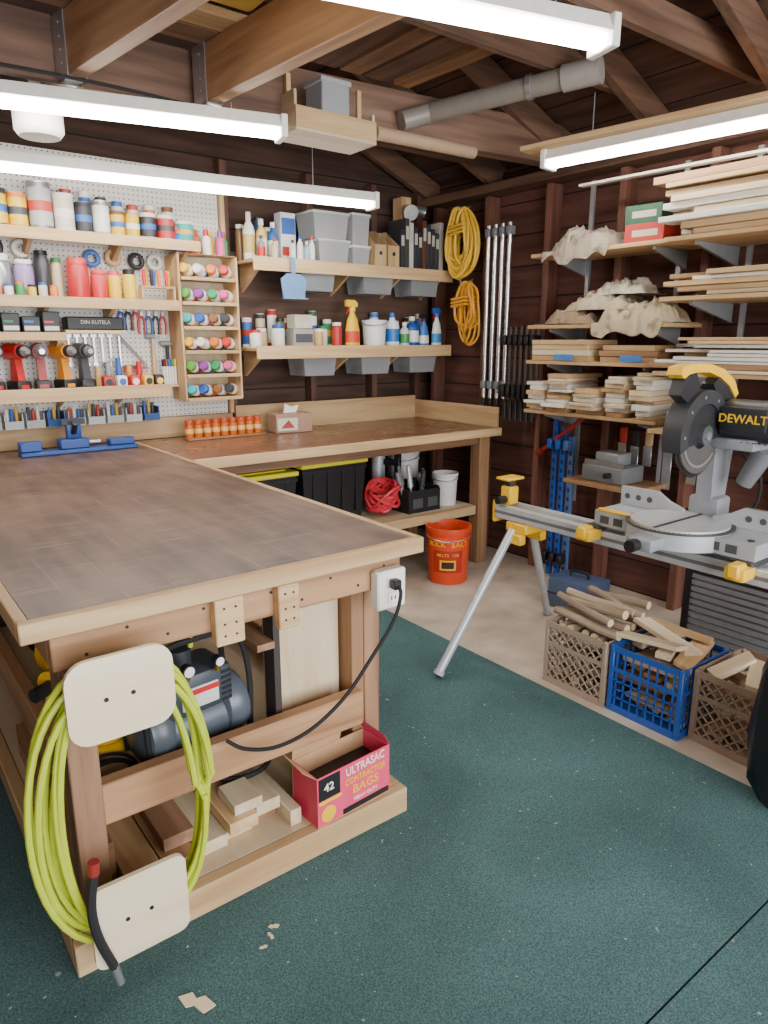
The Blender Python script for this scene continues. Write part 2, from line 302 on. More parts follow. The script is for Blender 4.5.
# ---------------- fluorescent lights
GLOW=EM('fffaf2',46)
def tubelight(p,q,label,wood=False,wire=.06):
    p=Vector(p);q=Vector(q);L=(q-p).length;a=math.atan2(q.y-p.y,q.x-p.x)
    t=thing('tube_light',label,'light',p,a,group='shop tube lights')
    g=G();g.prism([(-.055,.0),(.055,.0),(.035,.045),(-.035,.045)],0,L,WHT,'x');g.part('housing',t)
    g=G();pr=[( .03*math.cos(x),-.005-.028*math.sin(x)) for x in [math.pi*k/8 for k in range(9)]]
    g.prism(pr,.02,L-.02,GLOW,'x',sm=True);g.part('diffuser',t,'glowing white diffuser')
    for xx in(-.008,L-.018):
        g=G();g.box((xx,-.056,-.036),(xx+.026,.056,.046),WHT,.004);g.part('end_cap',t)
    for xx in(L*.15,L*.85):
        g=G();g.cyl((xx,0,.046),(xx,0,.046+wire),.002,STEEL,n=6);g.part('hanging_wire',t)
    if wood:
        g=G();g.box((-.1,-.09,.047),(L+.1,.09,.07),PINE('x'),.003);g.part('mounting_board',t,'light pine board above the fixture')
    return t
tubelight((.25,2.915,2.235),(1.50,2.60,2.235),'long glowing white shop light below the joists',wire=.03)
tubelight((.1,3.55,2.16),(2.40,3.22,2.16),'long glowing white shop light in front of the pegboard',wire=.3)
tubelight((.72,1.635,2.25),(1.80,1.352,2.25),'glowing white shop light hanging from rafters',wire=.3)
tubelight((2.82,2.40,2.27),(3.02,.9,2.27),'glowing white shop light under a pine board',True,wire=.2)
t=thing('ceiling_lamp','round white ceiling lamp beside the joists','lamp',(.71,2.98,2.165))
g=G();g.lathe([(0,0),(.07,0),(.085,.02),(.085,.09),(.06,.1),(0,.1)],WHT);g.part('shade',t)
g=G();g.cyl((0,0,.1),(0,0,.33),.02,WHT);g.part('stem',t)
# ---------------- main workbench
wb=thing('workbench','large wooden workbench with dark brown top and lower shelves','workbench',(0,0,0))
TOPM=topmat('benchtop_worn','46332b','7c6252',True,.34,.5,'a89888',.35);TOPB=topmat('benchtop_glossy','64422f','8a6249',False,.22,.35,'4a3026',.6)
g=G();g.box((.235,1.49,.878),(1.245,3.98,.9),TOPM);g.part('tabletop',wb,'dark brown scratched plank top')
g=G();g.box((.21,1.465,.855),(1.27,1.489,.901),PINE('x'),.003);g.box((1.246,1.49,.855),(1.27,3.98,.901),PINE('y'),.003);g.box((.21,1.49,.855),(.234,3.98,.901),PINE('y'),.003);g.part('edge_trim',wb,'light pine edging strip')
g=G();g.box((.27,1.50,.765),(1.21,1.538,.854),FIR('x'),.003);g.box((1.17,1.54,.765),(1.208,3.9,.854),FIR('y'),.003);g.box((.27,1.54,.765),(.308,3.9,.854),FIR('y'),.003);g.box((.31,1.54,.845),(1.17,3.9,.876),PLY('y'))
for k in range(10): g.cyl((.34+k*.09,1.4985,.79+.04*(k%2)),(.34+k*.09,1.5,.79+.04*(k%2)),.004,BLK,n=8)
g.part('apron',wb,'brown timber apron boards')
for x0,x1 in((.625,.70),(.795,.855)):
    g=G();g.box((x0,1.468,.735),(x1,1.499,.853),PINE('x'),.003)
    for a in(.3,.7):
        for b_ in(.76,.79,.83): g.cyl((x0+(x1-x0)*a,1.466,b_),(x0+(x1-x0)*a,1.4685,b_),.003,BLK,n=8)
    g.part('spacer_block',wb,'small pine block with nail heads')
for x0,x1,y,m in((.285,.352,1.54,OAK('z')),(1.12,1.165,1.62,FIR('z')),(1.167,1.225,1.62,OAK('z')),(.285,.352,3.4,OAK('z')),(1.10,1.165,3.4,OAK('z'))):
    g=G();g.box((x0,y,.101),(x1,y+.085,.764),m,.003);g.part('leg',wb)
g=G();g.box((.353,1.56,.315),(1.119,1.60,.425),FIR('x'),.003);g.box((.30,1.63,.315),(.338,3.39,.425),FIR('y'),.003);g.box((1.1,1.71,.315),(1.138,3.39,.425),FIR('y'),.003);g.part('stretcher',wb,'brown timber stretcher')
g=G();g.box((.34,1.605,.315),(1.098,3.39,.333),PLY('y'));g.part('middle_shelf',wb,'plywood middle shelf')
g=G();g.box((.24,1.47,.0155),(1.22,1.508,.1),PINE('x'),.003);g.box((.24,1.51,.0155),(.278,3.6,.1),PINE('y'),.003);g.box((1.182,1.51,.0155),(1.22,3.6,.1),PINE('y'),.003)
g.box((.28,1.51,.082),(1.18,3.6,.1),PLY('y'));g.part('base_frame',wb,'pine base frame with plywood deck')
g=G();g.box((1.18,1.71,.101),(1.22,1.78,.34),FIR('z'),.003);g.part('leg_support',wb)
g=G();g.box((.86,1.68,.335),(1.11,1.695,.764),PLY('z'));g.part('divider_panel',wb,'pale plywood divider panel')
g=G();g.box((.855,1.62,.335),(.875,1.679,.764),P('3a322e',.7));g.box((.80,1.61,.62),(.853,1.8,.64),OAK('y'));g.part('divider_frame',wb,'dark upright frame')
g=G();g.box((.339,3.0,.335),(1.09,3.02,.76),P('3c3430',.8));g.part('rear_panel',wb,'dark rear panel')
o=thing('power_outlet','white outlet box mounted at the bench corner','outlet',(1.15,1.489,.712))
g=G();g.box((-.05,-.03,0),(.05,.009,.115),WHT,.006);g.part('cover',o)
for z in(.035,.08):
    g=G();g.box((-.017,-.034,z-.016),(.017,-.031,z+.016),P('f6f4ee',.4),.001);g.box((-.008,-.0352,z-.006),(-.005,-.0342,z+.006),BLK);g.box((.005,-.0352,z-.006),(.008,-.0342,z+.006),BLK)
    g.part('receptacle',o)
c=thing('power_cable','black power cable plugged into the bench outlet','cable')
g=G();g.box((1.132,1.425,.778),(1.158,1.452,.806),BLK,.004);g.part('plug',c)
g=G();g.tube(cat([(1.145,1.43,.79),(1.14,1.41,.77),(1.115,1.41,.70),(1.05,1.42,.61),(.96,1.42,.52),(.86,1.43,.455),(.77,1.46,.42),(.70,1.5,.42),(.66,1.53,.445)],8),.0055,BLKR);g.part('cable_run',c)
# hose hanger
h=thing('hose_hanger','pair of rounded plywood plates screwed to the bench leg','hanger')
def rrect(x0,z0,x1,z1,r):
    pts=[]
    for cx,cz,a0 in((x1-r,z1-r,0),(x0+r,z1-r,90),(x0+r,z0+r,180),(x1-r,z0+r,270)):
        for k in range(6):
            a=math.radians(a0+k*18);pts.append((cx+r*math.cos(a),cz+r*math.sin(a)))
    return pts
PB=W('e6d8bb','d8c5a2','x',.5)
for z0,z1,x0,x1,r in((.645,.83,.262,.482,.045),(.10,.305,.262,.475,.025)):
    g=G();g.prism(rrect(x0,z0,x1,z1,r),1.372,1.384,PB,'y')
    for a in(.35,.6): g.cyl((x0+(x1-x0)*a,1.370,(z0+z1)/2),(x0+(x1-x0)*a,1.372,(z0+z1)/2),.005,BLK,n=8)
    g.part('plate',h,'rounded pale plywood plate')
for z0 in(.67,.15):
    g=G();g.box((.295,1.385,z0),(.41,1.539 if z0>.5 else 1.469,z0+.08),PINE('x'));g.part('standoff_block',h)
g=G();pts=[];nt_=8;steps=40
for i in range(nt_*steps):
    t=i/steps;a=2*math.pi*t;k=int(t)
    jr=.012*math.sin(t*5.1)+.010*math.sin(t*2.3);ex=abs(math.cos(a))**.7*math.copysign(1,math.cos(a))
    rx=.182+jr-.018*(k%3)*.6;rzz=.33+jr*.5-.010*(k%4)
    cx=.380+.01*math.sin(k*1.7);cz=.455+.006*math.sin(k*2.9)
    zz=cz+rzz*math.sin(a)
    pts.append((cx+rx*ex*(1-.05*math.sin(a)),1.395+.062*(.5+.5*math.sin(k*2.4+a*.5))*.9,min(.795,max(.115+.006*k,zz))))
hs=thing('air_hose','coiled yellow-green air hose hanging on plywood plates','hose')
HG=P('b6c632',.4)
g.tube(pts,.0075,HG,8);g.part('hose_tube',hs)
g=G();g.tube(cat([(.275,1.36,.36),(.262,1.355,.28),(.27,1.355,.20),(.295,1.36,.11)],6),.010,BLKR);g.cyl((.295,1.36,.115),(.305,1.36,.06),.009,STEEL);g.cyl((.275,1.36,.36),(.277,1.36,.39),.012,P('8a2a24',.4));g.part('coupling',hs,'black strain relief with steel coupling')
g=G();g.tube(cat([(.44,1.58,.76),(.52,1.60,.755),(.58,1.63,.76),(.63,1.66,.71),(.64,1.68,.66)],8),.0075,HG);g.part('hose_end',hs)
# compressor
c=thing('air_compressor','dark blue-grey portable air compressor on the bench middle shelf','compressor',(.64,1.725,.334),rz=.12)
CG=P('565f68',.35,.15)
g=G()
for sx in(-1,1):
    g.lathe([(0,-.045),(.06,-.045),(.086,-.03),(.096,0),(.086,.03),(.06,.045),(0,.045)],CG,28,Matrix.Translation((sx*.115,0,.105))@Matrix.Rotation(math.pi/2,4,'Y'))
g.cyl((-.115,0,.09),(.115,0,.09),.075,CG,n=24);g.part('tank',c,'blue-grey rounded tank')
g=G();g.box((-.1,-.08,.14),(.1,.075,.26),P('3a4149',.4),.02);g.box((-.06,-.085,.165),(.05,-.0795,.225),P('cfcfcd',.4),.003);g.box((-.06,-.0865,.205),(.05,-.0855,.22),RED)
for k in range(6): g.box((.06,-.082,.155+k*.016),(.09,-.08,.163+k*.016),BLK)
g.cyl((-.02,0,.26),(-.02,0,.31),.035,P('2c3036',.5),n=18);g.part('motor_cover',c)
g=G()
for sy in(-.07,.07): g.tube(cat([(-.15,sy,.03),(-.155,sy,.2),(-.12,sy*.9,.33),(0,sy*.85,.35),(.12,sy*.9,.33),(.155,sy,.2),(.15,sy,.03)],6),.009,BLKR)
g.tube([(-.1,-.06,.34),(-.1,.06,.34)],.009,BLKR);g.tube([(.1,-.06,.34),(.1,.06,.34)],.009,BLKR);g.part('handle',c,'black pipe frame handle')
for px,rr in((-.045,.018),(.045,.015)):
    g=G();g.cyl((px,-.105,.285),(px,-.085,.285),rr,BLK);g.cyl((px,-.107,.285),(px,-.105,.285),rr*.8,WHT);g.cyl((px,-.09,.255),(px,-.09,.27),.008,P('b08d3c',.3,.9));g.part('gauge',c)
for sx in(-.08,.08):
    for sy in(-.05,.05): g=G();g.cyl((sx,sy,0),(sx,sy,.03),.015,BLKR);g.part('foot',c)
def coil(name,label,ct,loc,r,turns,tr,m,flat=.012,group=None,rz=0):
    g=G();p=[]
    for i in range(turns*24):
        t=i/24;a=t*2*math.pi;rr=r*(1+.12*math.sin(t*2.1))-.004*(t%3)
        z=tr+flat*(t/turns)*2+.006*math.sin(a*.5+t)
        p.append((rr*math.cos(a),rr*math.sin(a),abs(z)+.001))
    g.tube(p,tr,m,6);return g.top(name,label,ct,loc,rz,group)
coil('black_cable','coiled black cable on the bench base','cable',(.80,1.80,.18),.1,7,.008,BLKR,.04)
coil('black_cable','coiled black cable beside the compressor','cable',(.42,1.72,.336),.06,4,.005,BLKR)
s=thing('circular_saw','yellow and black circular saw on the bench shelf','power tool',(.47,2.35,.334),rz=.3)
g=G();g.cyl((0,-.03,.12),(0,.03,.12),.09,YEL,n=24);g.cyl((0,.03,.12),(0,.15,.12),.05,BLK);g.box((-.12,-.06,.0),(.12,.05,.008),STEEL);g.part('body',s)
g=G();g.tube(cat([(-.07,.03,.18),(-.02,.04,.25),(.08,.04,.22),(.1,.04,.14)],6),.016,YEL);g.part('handle',s)
s=thing('yellow_drill','yellow corded tool with black grip on the shelf','power tool',(.43,2.05,.334),rz=.6)
g=G();g.cyl((-.1,0,.17),(.08,0,.17),.045,YEL,n=20);g.cyl((-.16,0,.17),(-.1,0,.17),.02,BLK);g.box((.0,-.02,.0),(.05,.02,.14),BLK,.01);g.part('body',s)
coil('yellow_cable','coiled yellow cable lying on the bench shelf','cable',(.45,1.9,.335),.08,5,.009,YEL)
def board(x0,y0,z0,x1,y1,z1,m,label,group,name='wood_board',ct='board',rz=0,bev=.0015,rot=None):
    cx,cy=(x0+x1)/2,(y0+y1)/2;g=G();g.box((x0-cx,y0-cy,0),(x1-cx,y1-cy,z1-z0),m,bev)
    return g.top(name,label,ct,(cx,cy,z0),rz,group,rot=rot)
Z=.101
for i,(x,w) in enumerate(((.39,.09),(.485,.085),(.575,.09),(.67,.08),(.755,.08))):
    board(x,1.53+.02*i,Z,x+w,2.3+R(-.2,.2),Z+.038,(PINE,FIR,PALE)[i%3]('y'),'offcut of timber stored on the bench base','timber on the bench base')
for i,(x,w,y0) in enumerate(((.50,.085,1.60),(.665,.085,1.55),(.76,.075,1.58))):
    board(x,y0,Z+.039,x+w,2.0-.04*i,Z+.077,(OAK,PINE,PALE)[i%3]('y'),'short timber block stacked on the bench base','timber on the bench base')
board(.69,1.57,Z+.078,.775,1.68,Z+.11,PALE('y'),'small pale block on top of stacked timber','timber on the bench base')
board(.84,1.53,Z,.875,1.9,Z+.05,PALE('y'),'pale timber block beside the bag box','timber on the bench base')
board(.30,1.63,Z,.385,2.4,Z+.11,FIR('y'),'thick brown timber stored on the bench base','timber on the bench base')
# contractor bag box
b=thing('contractor_bag_box','red and pink cardboard box of contractor bags, open flaps','box',(1.025,1.543,.1015),rz=.07)
PK=P('e0486c',.5);KR=P('b5906a',.7)
g=G();w,d,hh=.135,.062,.16
g.box((-w,-d,0),(w,d,.003),KR);g.box((-w,-d,.003),(w,-d+.003,hh),PK);g.box((-w,d-.003,.003),(w,d,hh),KR);g.box((-w,-d+.003,.003),(-w+.003,d-.003,hh),P('c83250',.5));g.box((w-.003,-d+.003,.003),(w,d-.003,hh),PK)
g.box((-w+.004,-d+.004,.004),(w-.004,d-.004,.1),BLK);g.part('carton',b)
for q,m in((((-w,-d,hh),(-w-.05,-d,hh+.045),(-w-.05,d,hh+.06),(-w,d,hh)),KR),(((-w,d,hh),(w*.3,d,hh),(w*.35,d-.015,hh+.075),(w*.0,d-.015,hh+.06),(-w*.3,d-.012,hh+.085),(-w,d-.01,hh+.07)),KR),(((w,-d,hh),(w,d,hh),(w-.03,d,hh+.055),(w-.02,-d,hh+.04)),PK)):
    n_=len(q);g=G();g.add(list(q)+[(a,b_,c_-.002) for a,b_,c_ in q],[tuple(range(n_)),tuple(range(n_,2*n_))]+[(i,(i+1)%n_,n_+(i+1)%n_,n_+i) for i in range(n_)],m);g.part('flap',b,'bent torn cardboard flap')
g=G();g.box((-w+.004,-d-.001,.085),(-.055,-d,.155),BLK);g.box((-w+.004,-d-.0012,.072),(-.05,-d,.082),YEL);g.box((-.045,-d-.001,.004),(w-.004,-d,.022),BLK);g.lathe([(0,0),(.026,0),(.026,.001),(0,.001)],YEL,16,Matrix.Translation((-.098,-d-.001,.036))@Matrix.Rotation(math.pi/2,4,'X'));g.part('printed_panel',b)
g=G();g.text('ULTRASAC',.037,WHT,(.04,-d-.001,.137),w=.82,rot=.03);g.part('lettering',b,'white lettering')
g=G();g.text('CONTRACTOR',.028,YEL,(.04,-d-.001,.103),w=.8);g.part('lettering',b,'yellow lettering')
g=G();g.text('BAGS',.038,YEL,(.04,-d-.001,.07),w=1.1);g.part('lettering',b,'yellow lettering')
g=G();g.text('HEAVY DUTY',.015,WHT,(.04,-d-.001,.038));g.part('lettering',b,'small white lettering')
g=G();g.text('42',.036,WHT,(-.095,-d-.0015,.12));g.part('lettering',b,'white number')
# ---------------- back bench
bb=thing('back_bench','long wooden bench with brown top along the rear wall','workbench')
g=G();g.box((1.272,3.145,.878),(3.33,3.96,.9),TOPB);g.part('tabletop',bb,'dark reddish brown plank top')
g=G();g.box((1.272,3.12,.85),(3.355,3.144,.901),PINE('x'),.003);g.box((3.331,3.145,.85),(3.355,3.985,.901),PINE('y'),.003);g.part('edge_trim',bb,'light pine edging')
g=G();g.box((1.9,3.962,.878),(3.33,3.985,1.06),PINE('x'),.002);g.box((3.331,3.145,.902),(3.35,3.985,1.03),PINE('y'),.002);g.part('backsplash',bb,'pine backsplash board')
for x,y in((3.2,3.16),(3.2,3.87),(2.0,3.87),(1.32,3.2)):
    g=G();g.box((x,y,0.0005),(x+.09,y+.085,.849),FIR('z'),.003);g.part('leg',bb)
g=G();g.box((1.42,3.17,.80),(3.19,3.2,.849),W('8f6a48','5f4230','x'),.002);g.part('apron',bb,'darker timber apron')
g=G();g.box((1.42,3.17,.34),(3.19,3.205,.4),PINE('x'),.002);g.box((1.42,3.206,.38),(3.19,3.86,.4),PLY('x'));g.part('lower_shelf',bb,'pine lower shelf')
def tote(x0,x1,y0,y1,z0,z1,label):
    t=thing('storage_tote',label,'tote',((x0+x1)/2,(y0+y1)/2,z0),group='storage totes under the bench');a=(x1-x0)/2;d=(y1-y0)/2;hh=z1-z0
    g=G();v=[(-a*.9,-d*.9,0),(a*.9,-d*.9,0),(a*.9,d*.9,0),(-a*.9,d*.9,0),(-a,-d,hh),(a,-d,hh),(a,d,hh),(-a,d,hh)]
    g.add(v,[(0,1,2,3),(4,5,6,7),(0,1,5,4),(1,2,6,5),(2,3,7,6),(3,0,4,7)],BLK);g.box((-a-.005,-d-.005,hh-.03),(a+.005,d+.005,hh-.015),BLK)
    for k in range(4): g.box((-a*.7+k*a*.45,-d-.002,.05),(-a*.7+k*a*.45+.012,-d*.88,hh-.03),BLK)
    g.part('tub',t);g=G();g.box((-a-.012,-d-.012,hh+.001),(a+.012,d+.012,hh+.028),P('e8dc2e',.4),.006);g.box((-a*.8,-d*.8,hh+.028),(a*.8,d*.8,hh+.036),P('e8dc2e',.4),.003);g.part('lid',t,'bright yellow lid')
tote(2.0,2.44,3.36,3.84,.401,.74,'black plastic tote with yellow lid under the bench')
tote(1.57,1.96,3.36,3.84,.401,.71,'black plastic tote with yellow lid beside another tote')
g=G();p=[]
for i in range(10*24):
    t=i/24;a=t*2*math.pi;p.append((.085*math.cos(a)*(1+.2*math.sin(t*3)),.085*math.sin(a)+.02*math.sin(t*2),.115+.09*math.sin(a+t)*math.cos(t*.8)))
g.tube(p,.011,P('d83844',.45),6);g.top('extension_cable','tangled bright red extension cable under the bench','cable',(2.57,3.36,.401))
b=thing('tool_bag','black open tool bag full of tools under the bench','bag',(2.81,3.36,.401))
g=G();g.box((-.13,-.12,0),(.13,.12,.012),BLKR);g.box((-.13,-.12,.012),(.13,-.108,.14),BLKR,.004);g.box((-.13,.108,.012),(.13,.12,.17),BLKR,.004);g.box((-.13,-.107,.012),(-.118,.107,.15),BLKR);g.box((.118,-.107,.012),(.13,.107,.15),BLKR)
g.box((-.1,-.125,.03),(-.02,-.12,.09),P('4a4c50',.6));g.box((.02,-.125,.03),(.1,-.12,.09),P('4a4c50',.6));g.part('bag_body',b)
for i in range(8):
    n=thing('hand_tool',('grey','black','silver')[i%3]+' handled tool standing in the tool bag','tool',(2.81-.1+i*.028,3.36+(.05 if i%2 else -.05),.43),group='tools in the bag',rot=(R(-.15,.15),R(-.3,.3),0))
    g=G();g.cyl((0,0,0),(0,0,.12),.008,STEEL);g.part('shaft',n);g=G();g.cyl((0,0,.12),(0,0,.2+R(0,.07)),.017,(P('85888c',.5),P('3a3b3e',.5),ALU)[i%3],r2=.012);g.part('grip',n)
n=thing('nail_gun','black and silver nail gun behind the tool bag','power tool',(2.76,3.66,.401),rz=.5)
g=G();g.cyl((0,0,.16),(0,0,.36),.045,ALU);g.box((-.015,-.14,.25),(.015,-.04,.29),BLK,.005);g.box((-.02,-.16,.1),(.02,-.12,.33),BLK,.006);g.cyl((0,0,.36),(0,0,.39),.047,BLK);g.box((-.03,-.1,.0),(.03,.03,.1),BLK,.006);g.part('body',n)
def bucket(x,y,z,r,hh,m,label,text=None,group=None,lid=None):
    t=thing('bucket',label,'bucket',(x,y,z),group=group,rz=-math.atan2(x,y))
    g=G();g.lathe([(0,0),(r*.86,0),(r*.88,.004),(r*.97,hh*.8),(r*1.03,hh*.8),(r*1.03,hh*.83),(r*.98,hh*.84),(r,hh*.93),(r*1.05,hh*.93),(r*1.05,hh),(r*.95,hh),(r*.82,.01),(0,.01)],m,28);g.part('pail',t)
    g=G();g.tube(cat([(-r*1.04,0,hh*.9),(-r*.8,-r*.78,hh*.84),(0,-r*1.12,hh*.8),(r*.8,-r*.78,hh*.84),(r*1.04,0,hh*.9)],8),.003,STEEL,6);g.part('wire_handle',t)
    if lid: g=G();g.lathe([(0,hh+.001),(r*1.06,hh+.001),(r*1.06,hh+.012),(r*.9,hh+.016),(0,hh+.014)],lid,24);g.part('lid',t)
    if text:
        def wrap(s_,size,zc,mm,name):
            g=G();k=len(s_)
            for i_,ch in enumerate(s_):
                if ch==' ':continue
                a=(i_-(k-1)/2)*size*.66/r;rr=r*(.88+.09*zc/(hh*.8))+.003
                gg=G();gg.text(ch,size,mm,(0,0,0));M=Matrix.Rotation(a,4,'Z')@Matrix.Translation((0,-rr,zc))
                g.add([M@Vector(v) for v in gg.v],gg.f,mm)
            g.part('lettering',t,name)
        def patch(z0,z1,aw,mm,off):
            g=G();v=[];n_=10
            for zz in(z0,z1):
                for k_ in range(n_+1):
                    a=-aw+2*aw*k_/n_;rr=r*(.88+.09*zz/(hh*.8))+off;v.append((rr*math.sin(a),-rr*math.cos(a),zz))
            g.add(v,[(k_,k_+1,n_+2+k_,n_+1+k_) for k_ in range(n_)],mm);g.part('paper_label',t,'printed label')
        wrap(text,.046,hh*.73,YEL,'yellow printed lettering');patch(hh*.22,hh*.62,.75,P('b52a1c',.5),.001);wrap('MELTS ICE',.024,hh*.54,YEL,'small yellow printed lettering');patch(hh*.27,hh*.45,.4,YEL,.002);patch(hh*.30,hh*.42,.3,P('3a1a14',.5),.003)
    return t
bucket(2.84,3.05,.001,.135,.35,P('e04a24',.4),'red-orange bucket with rock salt lettering on the floor','ROCK SALT')
bucket(3.06,3.33,.401,.082,.21,P('e4e4e2',.4),'small white bucket on the bench lower shelf',group='white buckets under the bench')
bucket(3.02,3.72,.401,.11,.32,P('dddcd8',.4),'large white bucket at the back of the lower shelf',group='white buckets under the bench',lid=WHT)
g=G();g.box((2.2,3.45,.001),(2.62,3.8,.33),P('2a2828',.6),.01);g.top('black_chest','black storage chest on the floor under the bench','chest')
g=G();g.box((1.5,3.35,.001),(1.95,3.8,.3),P('34312e',.6),.01);g.top('black_chest','dark storage chest on the concrete under the bench','chest')
# ---------------- pegboard & left shelves
g=G();g.box((-.2,3.99,1.02),(1.86,4.0,2.36),pegmat());g.top('pegboard','white perforated pegboard on the rear wall','pegboard')
g=G();g.box((-.2,3.965,.902),(1.88,3.986,1.018),PINE('x'),.002);g.top('trim_board','pine board along the wall above the bench','board')
g=G();g.box((1.865,3.96,1.02),(1.89,4.01,2.3),PINE('z'),.002);g.top('trim_board','vertical pine strip beside the pegboard','board')
def shelf(x0,x1,z,y0=3.8,y1=3.985,lip=.03,label='pine wall shelf fixed to the pegboard',br=(),bz=.1,m=None,grp='shelves on the pegboard'):
    t=thing('wall_shelf',label,'shelf',((x0+x1)/2,y1,z),group=grp);a=(x1-x0)/2;d=y1-y0;m=m or PINE('x')
    g=G();g.box((-a,-d,-.018),(a,0,0),m,.002);g.part('board',t)
    g=G();g.box((-a,-d-.012,-lip*1.4),(a,-d-.001,.012),m,.002);g.part('front_lip',t)
    for bx in br:
        g=G();q=bx-(x0+x1)/2;g.prism([(0,-.019),(-d*.9,-.019),(-d*.9,-.04),(0,-.019-bz)],q-.01,q+.01,PINE('y'),'x');g.part('bracket',t,'triangular pine bracket')
    return t
shelf(-.1,1.66,1.955,br=(.82,1.24,1.6))
shelf(-.1,1.52,1.645,br=(.86,1.18))
shelf(-.1,.93,1.475,lip=.02,br=(.9,))
shelf(-.1,1.44,1.205,br=(.9,1.2),bz=.08,lip=.04)
def can(x,y,z,r,hh,body,lab,lid,label,name='paint_can',ct='can',group='cans on the top shelf'):
    t=thing(name,label,ct,(x,y,z),group=group)
    g=G();g.lathe([(0,0),(r,0),(r,.004),(r*.975,.006),(r*.975,hh-.008),(r,hh-.006),(r,hh),(r*.9,hh),(r*.88,hh-.004),(0,hh-.004)],body);g.part('body',t)
    g=G();g.lathe([(r*.985,hh*.12),(r*.99,hh*.13),(r*.99,hh*.86),(r*.985,hh*.87)],lab);g.part('paper_label',t)
    g=G();g.lathe([(r*.992,hh*.4),(r*.995,hh*.41),(r*.995,hh*.6),(r*.992,hh*.61)],P(random.choice(['e8e2d4','3a3a3e','b83a2a','c9a23a','2f5fa8']),.5));g.part('label_stripe',t)
    if lid: g=G();g.lathe([(0,hh-.003),(r*.86,hh-.003),(r*.86,hh+.003),(r*.7,hh+.001),(0,hh+.001)],lid);g.part('lid',t)
    return t
cn=dict(y='d9b21e',o='d0762a',w='e0ddd6',b='2a2c32',s='a9abad',t='2b9a90',r='b9332b',n='7a4a2a',c='cfc6b4',l='2f5fa8',k='e070a0')
K=lambda k,r=.45:P(cn[k],r)
for x,r,hh,bd,lb,ld,desc in((.595,.05,.17,'y','y','s','yellow paint can'),(.695,.047,.17,'b','y','s','black and yellow paint can'),(.785,.042,.16,'o','y','s','yellow and orange paint can'),(.885,.054,.22,'s','s','s','tall silver can'),(.99,.048,.18,'w','c','b','cream and black paint can'),(1.08,.04,.15,'b','b','s','black paint can'),(1.165,.042,.165,'s','w','s','silver and white can'),(1.245,.036,.125,'n','y','b','brown and yellow can'),(1.32,.036,.12,'y','y','n','small yellow stain can'),(1.402,.043,.13,'w','b','w','white and black can'),(1.495,.047,.13,'w','r','s','white and red paint can'),(1.597,.05,.11,'w','t','t','squat white and teal can')):
    can(x,3.855,1.956,r,hh,P('a9abad',.3,.8) if bd=='s' else K(bd),K(lb),K(ld),desc+' on the top shelf')
for x,r,hh,bd,lb,ld,desc in((.64,.03,.17,'b','s','s','dark can'),(.74,.03,.19,'s','w','b','pale can'),(1.03,.028,.22,'r','w','w','red spray can'),(1.12,.028,.22,'w','l','r','slim white spray can'),(1.2,.028,.2,'b','o','o','black spray can'),(1.28,.028,.19,'l','w','w','blue spray can'),(1.36,.028,.18,'r','w','b','red spray can'),(1.45,.028,.19,'w','o','n','white spray can'),(1.55,.03,.19,'n','c','s','brown can')):
    can(x,3.952,1.956,r,hh,K(bd),K(lb),K(ld),desc+' at the back of the top shelf',name='spray_can')
def jar(x,y,z,r,hh,m,lid,label,group,lidh=.02,name='jar',ct='jar'):
    t=thing(name,label,ct,(x,y,z),group=group)
    g=G();g.lathe([(0,0),(r*.95,0),(r,.005),(r,hh*.78),(r*.85,hh*.86),(r*.8,hh-lidh),(0,hh-lidh)],m);g.part('body',t)
    g=G();g.lathe([(0,hh-lidh+.001),(r*.88,hh-lidh+.001),(r*.88,hh),(r*.8,hh+.002),(0,hh+.002)],lid);g.part('lid',t);return t
G2='jars and tools on the middle shelf'
jar(.67,3.91,1.646,.066,.2,P('a8aaae',.25,.6),WHT,'large silver jar with white lid on a shelf',G2,.03)
jar(.79,3.91,1.646,.045,.18,P('9a84b0',.3),WHT,'lilac container with white lid on the shelf',G2)
jar(.88,3.93,1.646,.035,.23,P('3a3c40',.3),BLK,'tall black container at the back of the shelf',G2)
jar(.95,3.94,1.646,.028,.2,P('c9b890',.3),P('4a8a4a',.4),'tan bottle with green lid on the shelf',G2)
for i in range(7): jar(.60+i*.05,3.82,1.646,.02,.06+.012*(i%2),P(('3a8a4a','e07828','e8e4da','3a8a4a','d8b83a','c9c6c0','e07828')[i],.4),P(('e07828','22242a','2f5fa8')[i%3],.4),'tiny %s bottle on the shelf front'%(('green','orange','white','green','yellow','grey','orange')[i]),'tiny bottles on the middle shelf',.012)
jar(1.03,3.87,1.646,.052,.2,P('c02c30',.35),P('d84444',.35),'tall red plastic canister on a shelf',G2,.03,'canister','canister')
jar(1.13,3.87,1.646,.04,.15,P('d03434',.35),P('dd5550',.35),'short red plastic canister on a shelf',G2,.02,'canister','canister')
jar(1.21,3.88,1.646,.034,.15,P('e8b92a',.35),P('d8405a',.35),'yellow cylindrical container with pink cap',G2,.04,'canister','canister')
jar(1.285,3.87,1.646,.034,.16,P('e2c028',.35),BLK,'yellow and black bottle on a shelf',G2,.05,'canister','canister')
t=thing('screwdriver_rack','pine rack holding a row of screwdrivers','rack',(1.42,3.84,1.647))
g=G();g.box((-.09,-.03,0),(.09,.03,.012),PINE('x'));g.box((-.09,-.03,.07),(.09,.03,.08),PINE('x'));g.box((-.09,-.03,.012),(-.08,.03,.07),PINE('z'));g.box((.08,-.03,.012),(.09,.03,.07),PINE('z'));g.part('rack_frame',t)
cols=['d8241e','e8b818','1d1d1f','2a62b8','e0702a','cfd2d4']
